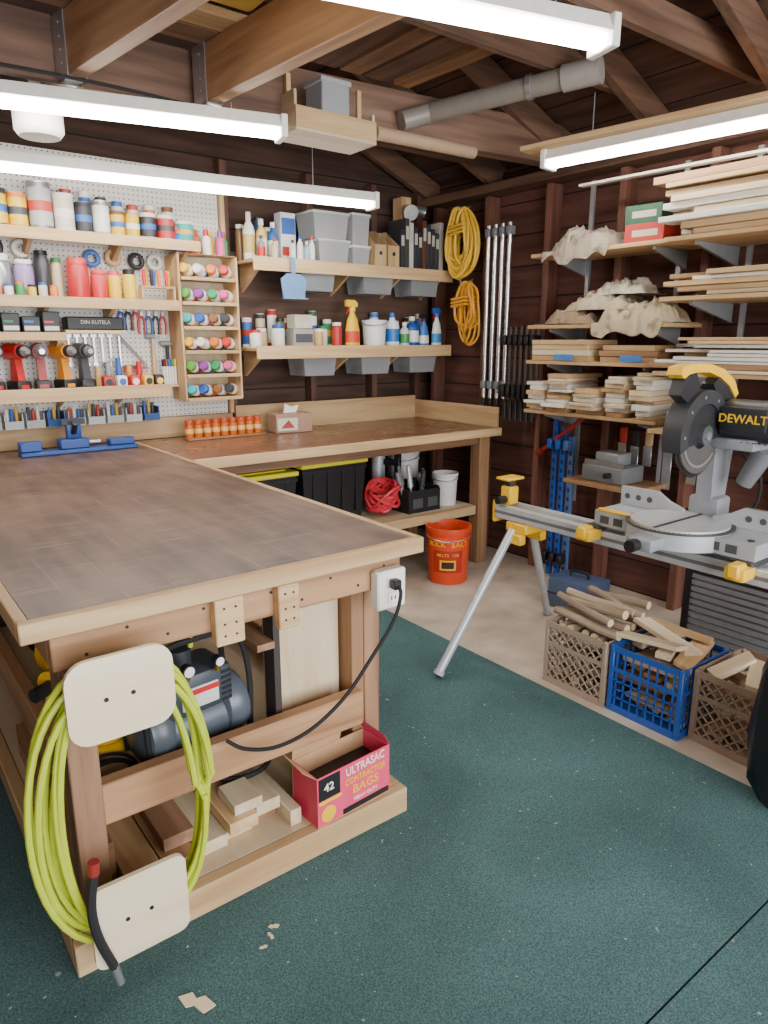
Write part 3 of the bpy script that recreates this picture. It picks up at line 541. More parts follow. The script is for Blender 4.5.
for i in range(8):
    n=thing('screwdriver','screwdriver with %s handle standing in the rack'%('red','yellow','black','blue','orange','clear')[i%6],'screwdriver',(1.42-.07+i*.02,3.84+(.014 if i%2 else -.012),1.729),group='screwdrivers in the rack')
    g=G();g.lathe([(0,0),(.006,0),(.009,.01),(.011,.06),(.008,.08),(0,.082)],P(cols[i%6],.35),10);g.part('grip',n)
def hang(x,z,kind,i):
    y=3.975
    if kind=='plier':
        t=thing('pliers','pliers with %s grips hanging on the pegboard'%('red','blue','black')[i%3],'pliers',(x,y,z),group='pliers on the pegboard')
        g=G();g.prism([(-.008,0),(.008,0),(.004,.05),(-.004,.05)],-.008,.008,STEEL,'y');g.part('jaw',t)
        for s in(-1,1): g=G();g.tube(cat([(s*.004,0,0),(s*.018,0,-.04),(s*.014,0,-.1)],5),.006,(RED,BLU,BLK)[i%3],6);g.part('grip',t)
    elif kind=='square':
        t=thing('speed_square','silver triangular speed square on the pegboard','square',(x,y,z));g=G()
        for a,b_ in(((-.07,-.07),(.07,-.07)),((-.07,-.07),(-.07,.09)),((-.07,.09),(.07,-.07))): g.cyl((a[0],0,a[1]),(b_[0],0,b_[1]),.008,STEEL,n=6)
        g.part('blade',t);g=G();g.box((-.08,-.02,-.085),(.08,.0,-.079),RED);g.part('fence',t,'red edge')
    elif kind=='wrench':
        t=thing('wrench','silver combination wrench hanging on the pegboard','wrench',(x,y,z),group='wrenches on the pegboard')
        g=G();g.box((-.006,-.003,-.1),(.006,.003,.04),STEEL,.001);g.cyl((0,-.005,-.105),(0,.005,-.105),.013,STEEL);g.prism([(-.015,.035),(.015,.035),(.015,.062),(.005,.05),(-.005,.05),(-.015,.062)],-.005,.005,STEEL);g.part('shank',t)
    elif kind=='tape':
        t=thing('tape_roll','%s roll of tape hanging on a peg'%('blue','tan','black','white')[i%4],'tape',(x,y-.02,z),group='tape rolls on the pegboard')
        g=G();g.tube([(.032*math.cos(a*math.pi/10),0,.032*math.sin(a*math.pi/10)) for a in range(20)],.013,P(('3a6ab0','c9a878','26262a','e0ddd4')[i%4],.5),8,True);g.part('roll',t)
        g=G();g.cyl((0,.02,.02),(0,-.02,.022),.003,STEEL,n=6);g.part('peg',t)
    elif kind=='hammer':
        t=thing('hammer','claw hammer with %s handle hanging on pegboard'%('wooden','black')[i%2],'hammer',(x,y-.01,z),group='hammers on the pegboard')
        g=G();g.cyl((0,0,-.2),(0,0,.0),.012,(PINE('z'),BLK)[i%2],r2=.009);g.part('handle',t);g=G();g.cyl((-.04,0,.01),(.01,0,.01),.015,GRY);g.prism([(.01,.02),(.06,.0),(.01,0.002)],-.008,.008,GRY,'y');g.part('head',t)
for i in range(6): hang(.98+i*.042,1.43,'wrench',i)
hang(1.31,1.38,'square',0)
for i in range(4): hang(1.37+i*.04,1.58,'plier',i)
for i in range(3): hang(1.26+i*.04,1.60,'plier',i+1)
for i in range(2): hang(.68+i*.12,1.885,'tape',i+2)
hang(1.42,1.46,'hammer',0);hang(1.50,1.42,'hammer',1)
for i,(x,z) in enumerate(((1.13,1.86),(1.24,1.87),(1.36,1.86),(1.46,1.86))): hang(x,z,'tape',i)
for i in range(10):
    n=thing('marker','slim %s marker standing in the wall cup'%('black','red','blue','green','yellow')[i%5],'marker',(1.449+(i%5)*.016,3.90+(i//5)*.016,1.206),group='markers on the shelf end')
    g=G();g.cyl((0,0,0),(0,0,.1),.006,WHT,n=10);g.part('barrel',n);g=G();g.cyl((0,0,.101),(0,0,.14),.0065,P(('1d1d1f','c22222','2a62b8','3a8a4a','e8b818')[i%5],.4),n=10);g.part('cap',n)
g=G();g.box((1.441,3.88,1.195),(1.52,3.985,1.205),PINE('x'));g.top('small_ledge','tiny pine ledge holding markers','shelf')
for i,(x,hh) in enumerate(((.60,.09),(.69,.10),(.78,.085),(.87,.11))):
    g=G();g.box((-.04,-.07,0),(.04,.07,hh),P('222327',.5),.005);g.box((-.033,-.072,.02),(.033,-.07,.04),P('c9c4b8',.5));g.box((-.033,-.072,.055),(.01,-.07,.065),P(('b03a2a','2a6a4a','2f5fa8','b03a2a')[i],.5));g.top('tool_case','small black tool case on the narrow shelf','case',(x,3.88,1.476),group='cases on the narrow shelf')
b=thing('bit_case','long black case with white lettering below a shelf','case',(1.09,3.9,1.5))
g=G();g.box((-.14,-.05,0),(.14,.05,.065),P('1a1b20',.5),.006);g.part('case_body',b);g=G();g.text('DIN KUTELA',.026,P('b8b4aa',.5),(0,-.051,.038));g.part('lettering',b,'white printed lettering')
g=G();g.box((.94,3.84,1.482),(1.24,3.984,1.499),PINE('x'),.002);g.top('small_ledge','narrow pine ledge under the black case','shelf')
def drill(x,y,z,m,label,rz_):
    t=thing('cordless_drill',label,'drill',(x,y,z),rz_,group='cordless drills on the shelf')
    g=G();g.box((-.036,-.055,0),(.036,.05,.05),BLK,.008);g.box((-.02,-.0565,.012),(.02,-.0548,.03),m);g.part('battery',t)
    g=G();g.prism([(-.035,.05),(.035,.05),(.02,.16),(-.018,.16)],-.019,.019,m,'x');g.part('handle',t)
    g=G();g.cyl((0,.06,.19),(0,-.055,.19),.041,m,r2=.036);g.cyl((0,.06,.19),(0,.075,.19),.036,BLK);g.part('motor_housing',t)
    g=G();g.cyl((0,-.055,.19),(0,-.085,.19),.03,BLK);g.cyl((0,-.085,.19),(0,-.11,.19),.025,STEEL,r2=.013);g.part('chuck',t)
drill(.595,3.88,1.206,P('b22a24',.4),'red cordless drill near the shelf end',.2)
drill(.705,3.88,1.206,RED,'red and black cordless drill on the shelf',.35)
drill(.815,3.88,1.206,P('9a2525',.4),'dark red cordless drill on the shelf',-.1)
drill(.92,3.88,1.206,P('e0922a',.4),'orange and black cordless drill on the shelf',.3)
drill(1.02,3.88,1.206,P('3a3a3e',.4),'black cordless impact driver on the shelf',.1)
for i,x in enumerate((1.12,1.19,1.26,1.33,1.39)):
    t=thing('tape_measure','%s tape measure on the shelf'%('red','white','red','yellow','black')[i],'tape measure',(x,3.84,1.206),group='tape measures on the shelf')
    g=G();g.box((-.027,-.03,0),(.027,.03,.062),(RED,WHT,RED,YEL,BLK)[i],.012);g.part('case_body',t);g=G();g.cyl((0,-.031,.03),(0,-.0295,.03),.018,(BLK,BLU,WHT,BLK,YEL)[i]);g.part('face_disc',t)
for i in range(5):
    g=G();g.cyl((0,0,0),(0,0,.11+.02*(i%3)),.018,P(('cfa56a','8d9094','2f5fa8','e0922a','c22222')[i],.5),r2=.014);g.top('chisel_holder','%s round tool tube at the shelf back'%('tan','grey','blue','orange','red')[i],'tube',(1.10+i*.055,3.93,1.206),group='tubes on the drill shelf')
for i in range(9):
    t=thing('parts_bin','small %s parts bin under the drill shelf'%('clear','grey','blue')[(0,1,0,2,0,1,0,1,2)[i]],'bin',(.56+i*.098,3.9,1.02),group='parts bins under the drill shelf')
    m=(CLR,P('b9bcbe',.4),P('3a5a90',.4))[(0,1,0,2,0,1,0,1,2)[i]];g=G();g.box((-.042,-.05,0),(.042,.06,.004),m);g.box((-.042,-.05,.004),(-.038,.06,.075),m);g.box((.038,-.05,.004),(.042,.06,.075),m);g.box((-.038,.056,.004),(.038,.06,.075),m);g.prism([(-.05,.004),(-.046,.004),(-.054,.04),(-.058,.04)],-.042,.042,m,'x')
    g.part('tray',t)
    for q in range(3): g=G();g.cyl((-.022+q*.022,0,.005),(-.022+q*.022,0,.08+R(0,.03)),.009,P(('c9a23a','3a3a3e','b03a2a','d8d4ca','2f5fa8')[(i*3+q)%5],.5),n=10);g.part('contents',t)
# paint bottle rack
rk=thing('bottle_rack','pine rack filled with small paint bottles','rack',(1.70,3.9,1.12))
g=G();Hh=.78
for sx in(-.175,.163): g.box((sx,-.1,0),(sx+.012,.08,Hh),PINE('z'),.002)
g.box((-.163,.072,0),(.163,.08,Hh),PLY('z'));g.part('side_panel',rk)
rows=[.0,.13,.26,.39,.52,.65]
for rr in rows:
    g=G();g.box((-.162,-.1,rr),(.162,.07,rr+.01),PINE('x'));g.box((-.162,-.112,rr-.004),(.162,-.101,rr+.014),PINE('x'));g.part('rack_shelf',rk)
bc=['d03028','2a9a5a','2b5ab8','ecb820','3a3a3e','ec7828','8a3a9a','3ab0b8','e05890','8a5a34','f0ece2','58a03a']
k=0
for ri,rr in enumerate(rows):
    for j in range(4):
        col=bc[(k*5+ri)%12];k+=1
        n=thing('paint_bottle','small craft paint bottle with %s label lying in the rack'%('dark','bright')[k%2],'bottle',(1.70-.095+j*.076,3.865,1.12+rr+.0105+.041),group='paint bottles in the rack',rot=(math.radians(82),0,math.radians(-40+R(-5,5))))
        g=G();g.lathe([(0,-.075),(.031,-.075),(.032,-.07),(.032,.02),(.024,.036),(0,.036)],P('efebe2',.4),14);g.part('body',n)
        g=G();g.lathe([(.0322,-.055),(.0327,-.054),(.0327,-.015),(.0322,-.014)],P(col,.4),14);g.part('paper_label',n)
        g=G();g.lathe([(0,.0365),(.027,.0365),(.026,.07),(.02,.075),(0,.075)],P(bc[(k*7)%12],.35),14);g.part('cap',n)
for i in range(8):
    col=bc[(i*5+2)%12];n=thing('paint_bottle','small craft paint bottle standing on the rack','bottle',(1.555+i*.041,3.85+.05*(i%2),1.905),group='paint bottles on top of the rack')
    g=G();g.lathe([(0,0),(.023,0),(.024,.005),(.024,.085),(.014,.1),(0,.1)],P(col,.4),12);g.part('body',n);g=G();g.lathe([(0,.101),(.016,.101),(.013,.135),(0,.135)],P(bc[(i*3)%12],.4),12);g.part('cap',n)
g=G();g.box((1.53,3.81,1.9025),(1.87,3.94,1.9045),PINE('x'));g.top('rack_tray','thin pine tray on top of the bottle rack','tray')
g=G();g.box((1.50,3.74,.902),(1.98,3.83,.912),FIR('x'),.002);g.top('display_stand','low wooden stand for amber bottles','stand')
for i in range(9):
    n=thing('pill_bottle','amber plastic bottle with orange cap on a stand','bottle',(1.525+i*.053,3.785,.913),group='amber bottles on the bench')
    g=G();g.lathe([(0,0),(.022,0),(.023,.003),(.023,.072),(.016,.078),(0,.078)],P('c8641a',.25),14);g.part('body',n);g=G();g.lathe([(0,.0785),(.023,.0785),(.023,.1),(0,.101)],P('b84a22',.4),14);g.part('cap',n);g=G();g.lathe([(.0232,.025),(.0236,.026),(.0236,.05),(.0232,.051)],P('e0b070',.5),14);g.part('paper_label',n)
b=thing('tissue_box','cardboard box of shop tissues, one sheet out','box',(2.17,3.78,.902),rz=-.1)
g=G();g.box((-.12,-.07,0),(.12,.07,.115),P('a0806a',.6),.003);g.part('carton',b);g=G();g.box((-.11,-.0715,.015),(.02,-.0705,.09),P('d0c8b8',.6));g.prism([(-.09,.03),(0,.03),(-.04,.08)],-.0725,-.0716,P('a83a30',.5));g.part('printed_panel',b)
g=G();g.prism([(-.04,.116),(.04,.116),(.06,.16),(.01,.15),(-.03,.17)],-.005,.005,WHT);g.part('tissue',b)
j=thing('pocket_hole_jig','blue clamping jig standing on the bench top','jig',(.92,3.72,.902),rz=.02)
BJ=P('24488f',.4)
g=G();g.box((-.28,-.04,0),(.28,.04,.02),BJ,.004);g.box((-.28,-.03,.021),(-.18,.03,.07),BJ,.006);g.box((.14,-.03,.021),(.27,.03,.055),BJ,.006);g.box((-.1,-.035,.021),(.04,.035,.07),BJ,.006);g.part('base',j)
g=G();g.box((-.06,-.02,.07),(.01,.02,.17),BJ,.008);g.box((-.08,-.0205,.14),(.03,-.02,.17),BLK);g.cyl((-.03,-.025,.1),(-.03,-.07,.15),.013,BLK);g.cyl((.041,0,.045),(.1,0,.045),.01,STEEL);g.part('clamp',j)
# ---------------- rear right shelves
YB=3.985
def rshelf(z):
    return shelf(1.93,3.44,z,3.72,YB,.045,'pine wall shelf with triangular brackets on the rear wall',(1.99,2.62,3.03,3.38),.15,None,'bracketed shelves on the rear wall')
rshelf(1.895);rshelf(1.405)
def bottle(x,y,z,r,hh,m,cap,label,lab=None,group='bottles on the rear shelves',flat=1.):
    t=thing('bottle',label,'bottle',(x,y,z),group=group);S=Matrix.Diagonal((1,flat,1,1))
    g=G();g.lathe([(0,0),(r*.95,0),(r,.006),(r,hh*.62),(r*.8,hh*.72),(r*.4,hh*.8),(r*.38,hh*.86),(0,hh*.86)],m,16,S);g.part('body',t)
    g=G();g.lathe([(0,hh*.862),(r*.46,hh*.862),(r*.42,hh),(0,hh)],cap,14);g.part('cap',t)
    if lab: g=G();g.lathe([(r*1.005,hh*.15),(r*1.015,hh*.16),(r*1.015,hh*.52),(r*1.005,hh*.53)],lab,16,S);g.part('paper_label',t)
def spray(x,y,z,r,hh,m,head,lab,label,rz_=0):
    t=thing('spray_bottle',label,'spray bottle',(x,y,z),rz_,group='spray bottles on the rear shelves');S=Matrix.Diagonal((1,.7,1,1))
    g=G();g.lathe([(0,0),(r*.95,0),(r,.008),(r,hh*.35),(r*.8,hh*.5),(r*.75,hh*.58),(r*.4,hh*.7),(r*.35,hh*.76),(0,hh*.76)],m,16,S);g.part('body',t)
    g=G();g.cyl((0,0,hh*.762),(0,0,hh*.85),r*.42,head);g.prism([(-r*.9,hh*.86),(r*.6,hh*.851),(r*.7,hh*.93),(r*.2,hh),(-r*.9,hh)],-r*.28,r*.28,head);g.part('trigger_head',t)
    g=G();g.prism([(-r*.55,hh*.855),(-r*.4,hh*.855),(-r*.7,hh*.72),(-r*.85,hh*.72)],-r*.12,r*.12,RED if head!=RED else WHT);g.part('trigger',t)
    g=G();g.lathe([(r*1.005,hh*.1),(r*1.02,hh*.11),(r*1.0,hh*.34),(r*.99,hh*.35)],lab,16,S);g.part('paper_label',t)
ZA=1.896
bottle(1.985,3.86,ZA,.034,.26,WHT,P('d9d4c8',.5),'tall white bottle on the upper rear shelf',P('c8b060',.5))
bottle(2.065,3.86,ZA,.034,.23,P('e0c070',.4),WHT,'pale yellow glue bottle on the rear shelf',P('e8e0d0',.5))
bottle(2.14,3.86,ZA,.032,.22,P('2b5fa0',.4),P('e8e8e8',.4),'blue bottle with white cap on the rear shelf',WHT)
bottle(2.02,3.78,ZA,.022,.13,P('8a8c90',.4),BLK,'small grey bottle on the rear shelf',RED)
bottle(2.10,3.77,ZA,.022,.12,P('c9b894',.4),RED,'small tan bottle on the rear shelf')
g=G();g.box((-.05,-.04,0),(.05,.04,.28),P('d8dadc',.5),.003);g.box((-.045,-.0415,.16),(.045,-.0405,.25),P('2a58a0',.5));g.box((-.045,-.0415,.04),(.045,-.0405,.09),P('b03028',.5));g.top('product_box','tall white and blue cardboard box on the shelf','box',(2.235,3.88,ZA))
for i in range(6): jar(1.97+i*.06,3.945,ZA,.026,.2+.025*(i%3),P(('7a5a3a','e0ddd6','3a5a8a','c9b23a','8d9094','e0ddd6')[i],.4),P(('e0ddd6','b03028','22242a')[i%3],.4),'tall bottle at the back of the upper shelf','back row bottles on the upper shelf')
for i,x in enumerate((2.22,2.27,2.315,2.35)): bottle(x,3.77,ZA,.02,.12+.03*(i%2),(CLRL,WHT,P('9ab0c0',.3),WHT)[i],(BLK,BLU,WHT,RED)[i],'small %s bottle on the rear shelf'%('clear','white','pale blue','white')[i])
def cbin(x,y,z,w,d,hh,m,lid,label,group='plastic bins on the rear shelves',dark=False):
    t=thing('storage_bin',label,'bin',(x,y,z),group=group);a=w/2;b_=d/2;q=.88;g=G()
    o=[(-a*q,-b_*q,0),(a*q,-b_*q,0),(a*q,b_*q,0),(-a*q,b_*q,0),(-a,-b_,hh),(a,-b_,hh),(a,b_,hh),(-a,b_,hh)]
    g.add(o,[(0,1,2,3),(0,1,5,4),(1,2,6,5),(2,3,7,6),(3,0,4,7)],m);g.box((-a-.006,-b_-.006,hh-.008),(a+.006,-b_,hh),m);g.part('tub',t)
    for q_ in range(4):
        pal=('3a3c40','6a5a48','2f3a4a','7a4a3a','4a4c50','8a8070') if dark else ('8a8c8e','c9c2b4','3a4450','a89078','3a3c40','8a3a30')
        g=G();xx=-a*.7+q_*a*.37;g.box((xx,-b_*.78,.004),(xx+a*.33,b_*.7,hh*R(.35,.85)),P(pal[(q_+int(x*30))%6],.6),.006);g.part('contents',t)
    if lid: g=G();g.box((-a-.008,-b_-.008,hh+.001),(a+.008,b_+.008,hh+.014),lid,.004);g.part('lid',t)
    return t
cbin(2.50,3.85,ZA,.22,.2,.13,CLR,CLRL,'clear plastic bin with lid on the rear shelf')
cbin(2.48,3.85,ZA+.146,.25,.2,.14,CLR,CLRL,'clear plastic bin stacked on another bin')
cbin(2.70,3.85,ZA,.13,.2,.11,CLR,WHT,'small clear bin with white lid on the shelf')
cbin(2.70,3.85,ZA+.126,.13,.2,.17,CLR,CLRL,'tall clear bin stacked on a small bin')
for i,x in enumerate((2.845,2.95)):
    t=thing('magazine_holder','plain wooden magazine holder on the rear shelf','file holder',(x,3.84,ZA),group='magazine holders');g=G()
    for sx in(-.045,.04): g.prism([(-.1,0),(.1,0),(.1,.24),(.04,.24),(-.1,.14)],sx,sx+.005,PINE('z'),'x')
    g.box((-.0395,-.1,0),(.0395,-.094,.14),PINE('z'));g.box((-.0395,-.093,0),(.0395,.1,.005),PINE('y'));g.box((-.0395,.094,.006),(.0395,.1,.24),PINE('z'));g.part('holder_body',t)
    g=G();g.cyl((0,-.1015,.09),(0,-.1,.09),.012,BLK);g.part('finger_hole',t)
for i in range(10):
    hh=.25+.07*((i*3)%4)/3;g=G();g.box((-.017,-.09,0),(.017,.09,hh),P(('2f3136','3c3a3a','c9c2b4','26303a','222326','5a3428','30343a')[i%7],.5),.003);g.box((-.012,-.0915,hh*.6),(.012,-.0905,hh*.85),P('b8b4aa',.5));g.top('binder',('black','grey','white','navy')[i%4]+' binder standing upright on the shelf','binder',(3.04+i*.0375,3.85,ZA),group='binders on the rear shelf')
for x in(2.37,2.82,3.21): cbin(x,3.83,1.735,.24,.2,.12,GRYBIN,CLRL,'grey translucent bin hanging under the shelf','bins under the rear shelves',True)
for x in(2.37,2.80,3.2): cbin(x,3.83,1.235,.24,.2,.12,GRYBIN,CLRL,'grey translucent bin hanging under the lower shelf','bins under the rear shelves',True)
t=thing('dustpan','blue dustpan hanging from the shelf edge','dustpan',(2.17,3.69,1.68))
DP=P('6a8eba',.4)
g=G();g.prism([(-.07,0),(.07,0),(.085,.11),(.045,.14),(-.045,.14),(-.085,.11)],-.008,0,DP);g.box((-.08,-.03,0),(.08,-.008,.008),DP);g.part('pan',t);g=G();g.box((-.015,-.008,.14),(.015,0,.23),DP,.003);g.part('handle',t)
ZB=1.406
for i,(x,r,hh,m,l) in enumerate(((1.97,.035,.10,WHT,RED),(2.04,.035,.11,P('b8a070',.4),WHT),(2.12,.04,.13,P('d8d4ca',.4),BLU),(2.17,.03,.17,P('5a6a50',.4),BLK),(2.40,.035,.11,P('caa870',.4),WHT),(2.47,.032,.13,P('e0dcd0',.4),P('2a7a4a',.4)),(2.54,.032,.15,P('b03028',.4),WHT))):
    jar(x,3.80+.06*(i%2),ZB,r,hh,m,l,('white','tan','cream','green','amber','pale','red')[i]+' jar with lid on the lower rear shelf','jars on the lower rear shelf')
for i in range(12):
    x=(1.99,2.08,2.16,2.24,2.38,2.45,2.56,2.76,2.94,3.12,3.24,3.34)[i]
    can(x,3.945,ZB,.03,.17+.025*(i%3),P(('e0ddd6','3a3c40','b03028','e8e4da','d8b83a','4a6a50','e0ddd6','8d9094','3a78c0','e0ddd6','3a3c40','c9b890')[i],.4),P(('2f5fa8','c9b890','e0ddd6','b03028','3a3c40','e8e4da','3a8a4a','e0ddd6','e8e8e8','b03028','d8b83a','2f5fa8')[i],.5),WHT,'tall spray can at the back of the lower shelf',name='spray_can',group='spray cans on the lower rear shelf')
g=G();g.box((-.07,-.05,0),(.07,.05,.11),P('a09c96',.5),.003);g.box((-.06,-.0515,.03),(.06,-.0505,.08),P('4a4c50',.5));g.top('product_box','grey cardboard box on the lower rear shelf','box',(2.27,3.8,ZB))
g=G();g.box((-.06,-.05,0),(.06,.05,.08),P('d0c8b4',.5),.003);g.top('product_box','cream cardboard box stacked on a grey box','box',(2.27,3.8,ZB+.112))
spray(2.66,3.80,ZB,.052,.29,YEL,P('f0c828',.4),P('d8481e',.5),'yellow cleaning spray bottle on the rear shelf')
bucket(2.85,3.82,ZB,.08,.17,P('ecebe8',.4),'small white tub on the lower rear shelf')
bottle(3.0,3.82,ZB,.048,.22,P('e8eef2',.4),P('2a60b0',.4),'white and blue detergent bottle on the shelf',P('2a70c0',.4))
bottle(3.09,3.80,ZB,.035,.16,P('c8d0d4',.4),WHT,'pale bottle on the lower rear shelf',P('3a8a4a',.4))
bottle(3.18,3.83,ZB,.048,.2,P('1f4fa3',.4),WHT,'blue bottle with white label on the shelf',P('e8e8e8',.4))
spray(3.28,3.82,ZB,.04,.22,P('3a78c0',.4),BLK,WHT,'blue spray bottle on the lower rear shelf')
spray(3.38,3.80,ZB,.04,.26,WHT,P('2a60b0',.4),P('3a88c8',.5),'white spray bottle with blue trigger head')
# ---------------- hanging cables on right wall
def hangcoil(y,z0,z1,wd,m,label,n=16,dx=0,seed=1,tr=.009):
    rnd=random.Random(seed)
    t=thing('hanging_cable',label,'cable',(3.42+dx,y,0),group='coiled cables on the side wall');g=G();ctrl=[]
    for k in range(n):
        ww=wd*rnd.uniform(.4,1.1);lo=z0+(z1-z0)*rnd.uniform(0,.35);oy=rnd.uniform(-.03,.03);ox=rnd.uniform(-.07,.01)
        for a in range(8):
            an=2*math.pi*a/8;zc=(lo+z1)/2;ctrl.append((ox+rnd.uniform(-.012,.012),oy+ww*math.sin(an)*(1-.3*math.cos(an)),zc+(z1-lo)/2*math.cos(an)))
    g.tube(cat(ctrl,4),tr,m,6);g.part('cable_loops',t)
    zc=z0+(z1-z0)*.66
    g=G()
    for q in(0,.022,.044): g.tube([(-.095,-.06,zc+q),(-.095,.06,zc-.01+q),(.02,.07,zc-.01+q),(.02,-.07,zc+q)],.009,m,6,closed=True)
    g.part('wrap',t)
    g=G();g.tube([(.035,0,z1+.02),(-.07,0,z1-.02),(-.08,0,z1+.01)],.006,STEEL,6);g.part('wall_hook',t)
hangcoil(3.57,1.84,2.28,.125,P('ecc040',.4),'thick yellow extension cable coiled on a hook',26,0,3)
hangcoil(3.52,1.40,1.82,.085,P('e4a434',.4),'orange-yellow cable hanging in long loops',14,-.01,5,.008)
for i in range(4):
    y=3.34-i*.06;t=thing('pipe_clamp','long shiny steel pipe clamp hanging on the wall','clamp',(3.40,y,1.08),group='steel pipe clamps')
    g=G();g.cyl((0,0,0),(0,0,1.07),.014,P('dcdee0',.2,.8));g.part('pipe',t)
    for z in(1.0,.06): g=G();g.box((-.02,-.018,z),(.03,.018,z+.05),GRY,.004);g.part('jaw',t)
    g=G();g.cyl((0,0,-.04),(0,0,0),.014,BLK);g.part('end_cap',t)
for i in range(6):
    y=3.1-i*.045;t=thing('bar_clamp','black bar clamp hanging on the side wall','clamp',(3.38,y,.98),group='black bar clamps')
    g=G();g.box((-.004,-.01,0),(.004,.01,.55),P('6a6a6c',.3,.6));g.part('bar',t)
    for z0,z1 in((.44,.5),(.12,.2)): g=G();g.box((-.07,-.014,z0),(.01,.014,z1),BLK,.006);g.part('jaw',t)
    g=G();g.cyl((-.03,0,.1),(-.03,0,-.02),.013,BLK);g.part('handle',t)
# ---------------- right wall shelving
def sshelf(y0,y1,z,x0,label,grp='side wall shelves'):
    t=thing('wall_shelf',label,'shelf',(3.455,(y0+y1)/2,z),group=grp);a=(y1-y0)/2;d=3.455-x0
    g=G();g.box((-d,-a,-.02),(0,a,0),PINE('y'),.002);g.part('board',t)
    for q in(-a+.12,a-.12):
        g=G();g.prism([(0,-.021),(-d*.85,-.021),(-d*.85,-.035),(0,-.11)],q-.008,q+.008,P('9a9c9e',.4,.4),'y');g.part('bracket',t,'grey steel bracket')
for z in(1.905,1.53,1.34,1.065): sshelf(1.90,2.74,z,3.12,'pine shelf holding offcuts on the side wall')
for z in(1.895,1.64,1.31,1.04): sshelf(.5,1.88,z,3.02,'long pine shelf holding lumber on the side wall','lumber shelves')
for y in (2.60,2.05,1.7,.9):
    g=G();g.box((3.44,y-.012,.5),(3.456,y+.012,2.3),P('a0a2a4',.4,.5));g.top('shelf_standard','slotted grey steel shelf standard on the wall','shelf track',group='steel shelf standards')
def cloth(loc,sx,sy,sz,m,label,name='drop_cloth',seed=0,rz=0,drape=0,edge_x=-.15):
    bm=bmesh.new();bmesh.ops.create_grid(bm,x_segments=90,y_segments=90,size=1)
    for v in bm.verts:
        x,y=v.co.x,v.co.y;e=(abs(x)**3+abs(y)**3)**(1/3);base=.5*(1-min(1,e)**6)
        q=Vector((x*1.1+seed*3.1,y*1.1,seed));w=noise.noise_vector(q*1.3)*.8
        f=1-abs(noise.noise((q+w)*1.7))*2.4;f2=1-abs(noise.noise(Vector((q.x*.8,q.y*2.6,seed))+w*1.2))*2.4;f3=1-abs(noise.noise((q+w*.6)*4.5))*2.4
        h=base*(.85+.6*noise.noise(q*1.2))+(max(0,f)**2*.32+max(0,f2)**2*.24+max(0,f3)**2*.10)*(1-min(1,e)**5)
        px=x*sx*(1+.22*noise.noise(Vector((y*2,seed,0))));py=y*sy*(1+.16*noise.noise(Vector((x*2,seed+4,0))))
        z=max(0.004,h)*sz+.003
        if drape and px<edge_x:
            ov=edge_x-px;px=edge_x-.006-.02*abs(noise.noise(Vector((py*14,seed,1))))-.012*min(1,ov*20);z=max(-drape*(1+.5*noise.noise(Vector((py*9,seed,3)))),z*.4-ov*1.8)
        v.co=Vector((px,py,z))
    for f in bm.faces: f.smooth=True
    me=bpy.data.meshes.new(name);bm.to_mesh(me);bm.free();me.materials.append(m)
    o=bpy.data.objects.new(name,me);SC.objects.link(o);o.location=loc;o.rotation_euler=(0,0,rz);meta(o,label,'cloth')
    md=o.modifiers.new('thick','SOLIDIFY');md.thickness=.003;md.offset=-1
def CLM(h): return P(h,.9,bump=.25,sc=40,stain=1)
cloth((3.29,2.45,1.907),.20,.2,.12,CLM('a89c8a'),'folded grey-tan cloth bag draping over the top shelf',seed=1,drape=.07,edge_x=-.17)
cloth((3.29,2.11,1.532),.20,.19,.12,CLM('b5a588'),'rumpled cream canvas drop cloth over the shelf edge',seed=2,drape=.08,edge_x=-.17)
cloth((3.28,2.52,1.532),.15,.18,.10,CLM('947f66'),'rumpled brown rag pile on the shelf',seed=3)
cloth((3.30,2.36,1.600),.13,.22,.11,CLM('bfb196'),'bundled pale canvas on top of other cloth',seed=5)
cloth((3.31,2.24,1.675),.11,.15,.09,CLM('c9bfae'),'small pale folded rag on top of the pile',seed=8)
for loc,w,m,l in(((3.27,2.10,1.906),.1,P('c04038',.5),'red cardboard box on the top side shelf'),((3.30,2.13,1.998),.095,P('35654a',.5),'dark green box stacked on a red box')):
    g=G();g.box((-.09,-w,0),(.09,w,.09),m,.003);g.box((-.0915,-w*.7,.03),(-.0905,w*.6,.06),P('d8cdb8',.5));g.top('product_box',l,'box',loc,.1)
WOODS=[PALE,PINE,PLY,PINE,FIR]
def stack(y0,y1,x0,x1,z,hh,label,group,jit=.06,th=(.012,.03),wh=.2):
    zz=z
    while zz<z+hh:
        t=R(*th);x=x0-R(0,.05)
        while x<x1-.03:
            w=min(R(.06,.16),x1-x);m=P('dedacf',.6) if random.random()<wh else random.choice(WOODS)('y')
            j=R(-jit,jit);board(x,y0+abs(j)*.4,zz,x+w-.006,y1-abs(R(-jit,jit))*2+.03,zz+t,m,label,group,rz=R(-.005,.005));x+=w
        zz+=t+.0015+(R(0,.012) if random.random()<.3 else 0)
stack(.75,1.95,3.03,3.40,1.896,.25,'pale lumber board stacked on the top shelf','lumber on the top shelf',.14,(.014,.034),.22)
stack(.75,1.95,3.03,3.40,1.641,.10,'pale board lying on the upper lumber shelf','lumber on the upper shelf',.18,(.012,.022),.2)
stack(.75,1.92,3.03,3.38,1.311,.15,'white or pale trim board on the lumber shelf','lumber on the middle shelf',.18,(.012,.022),.45)
stack(.75,1.75,3.03,3.38,1.041,.12,'pale offcut on the low lumber shelf','lumber on the low shelf',.1,(.015,.03),.3)
board(3.15,1.3,2.205,3.19,2.45,2.217,P('dedacf',.6),'thin white trim strip resting across the lumber','lumber on the top shelf',rz=.05)
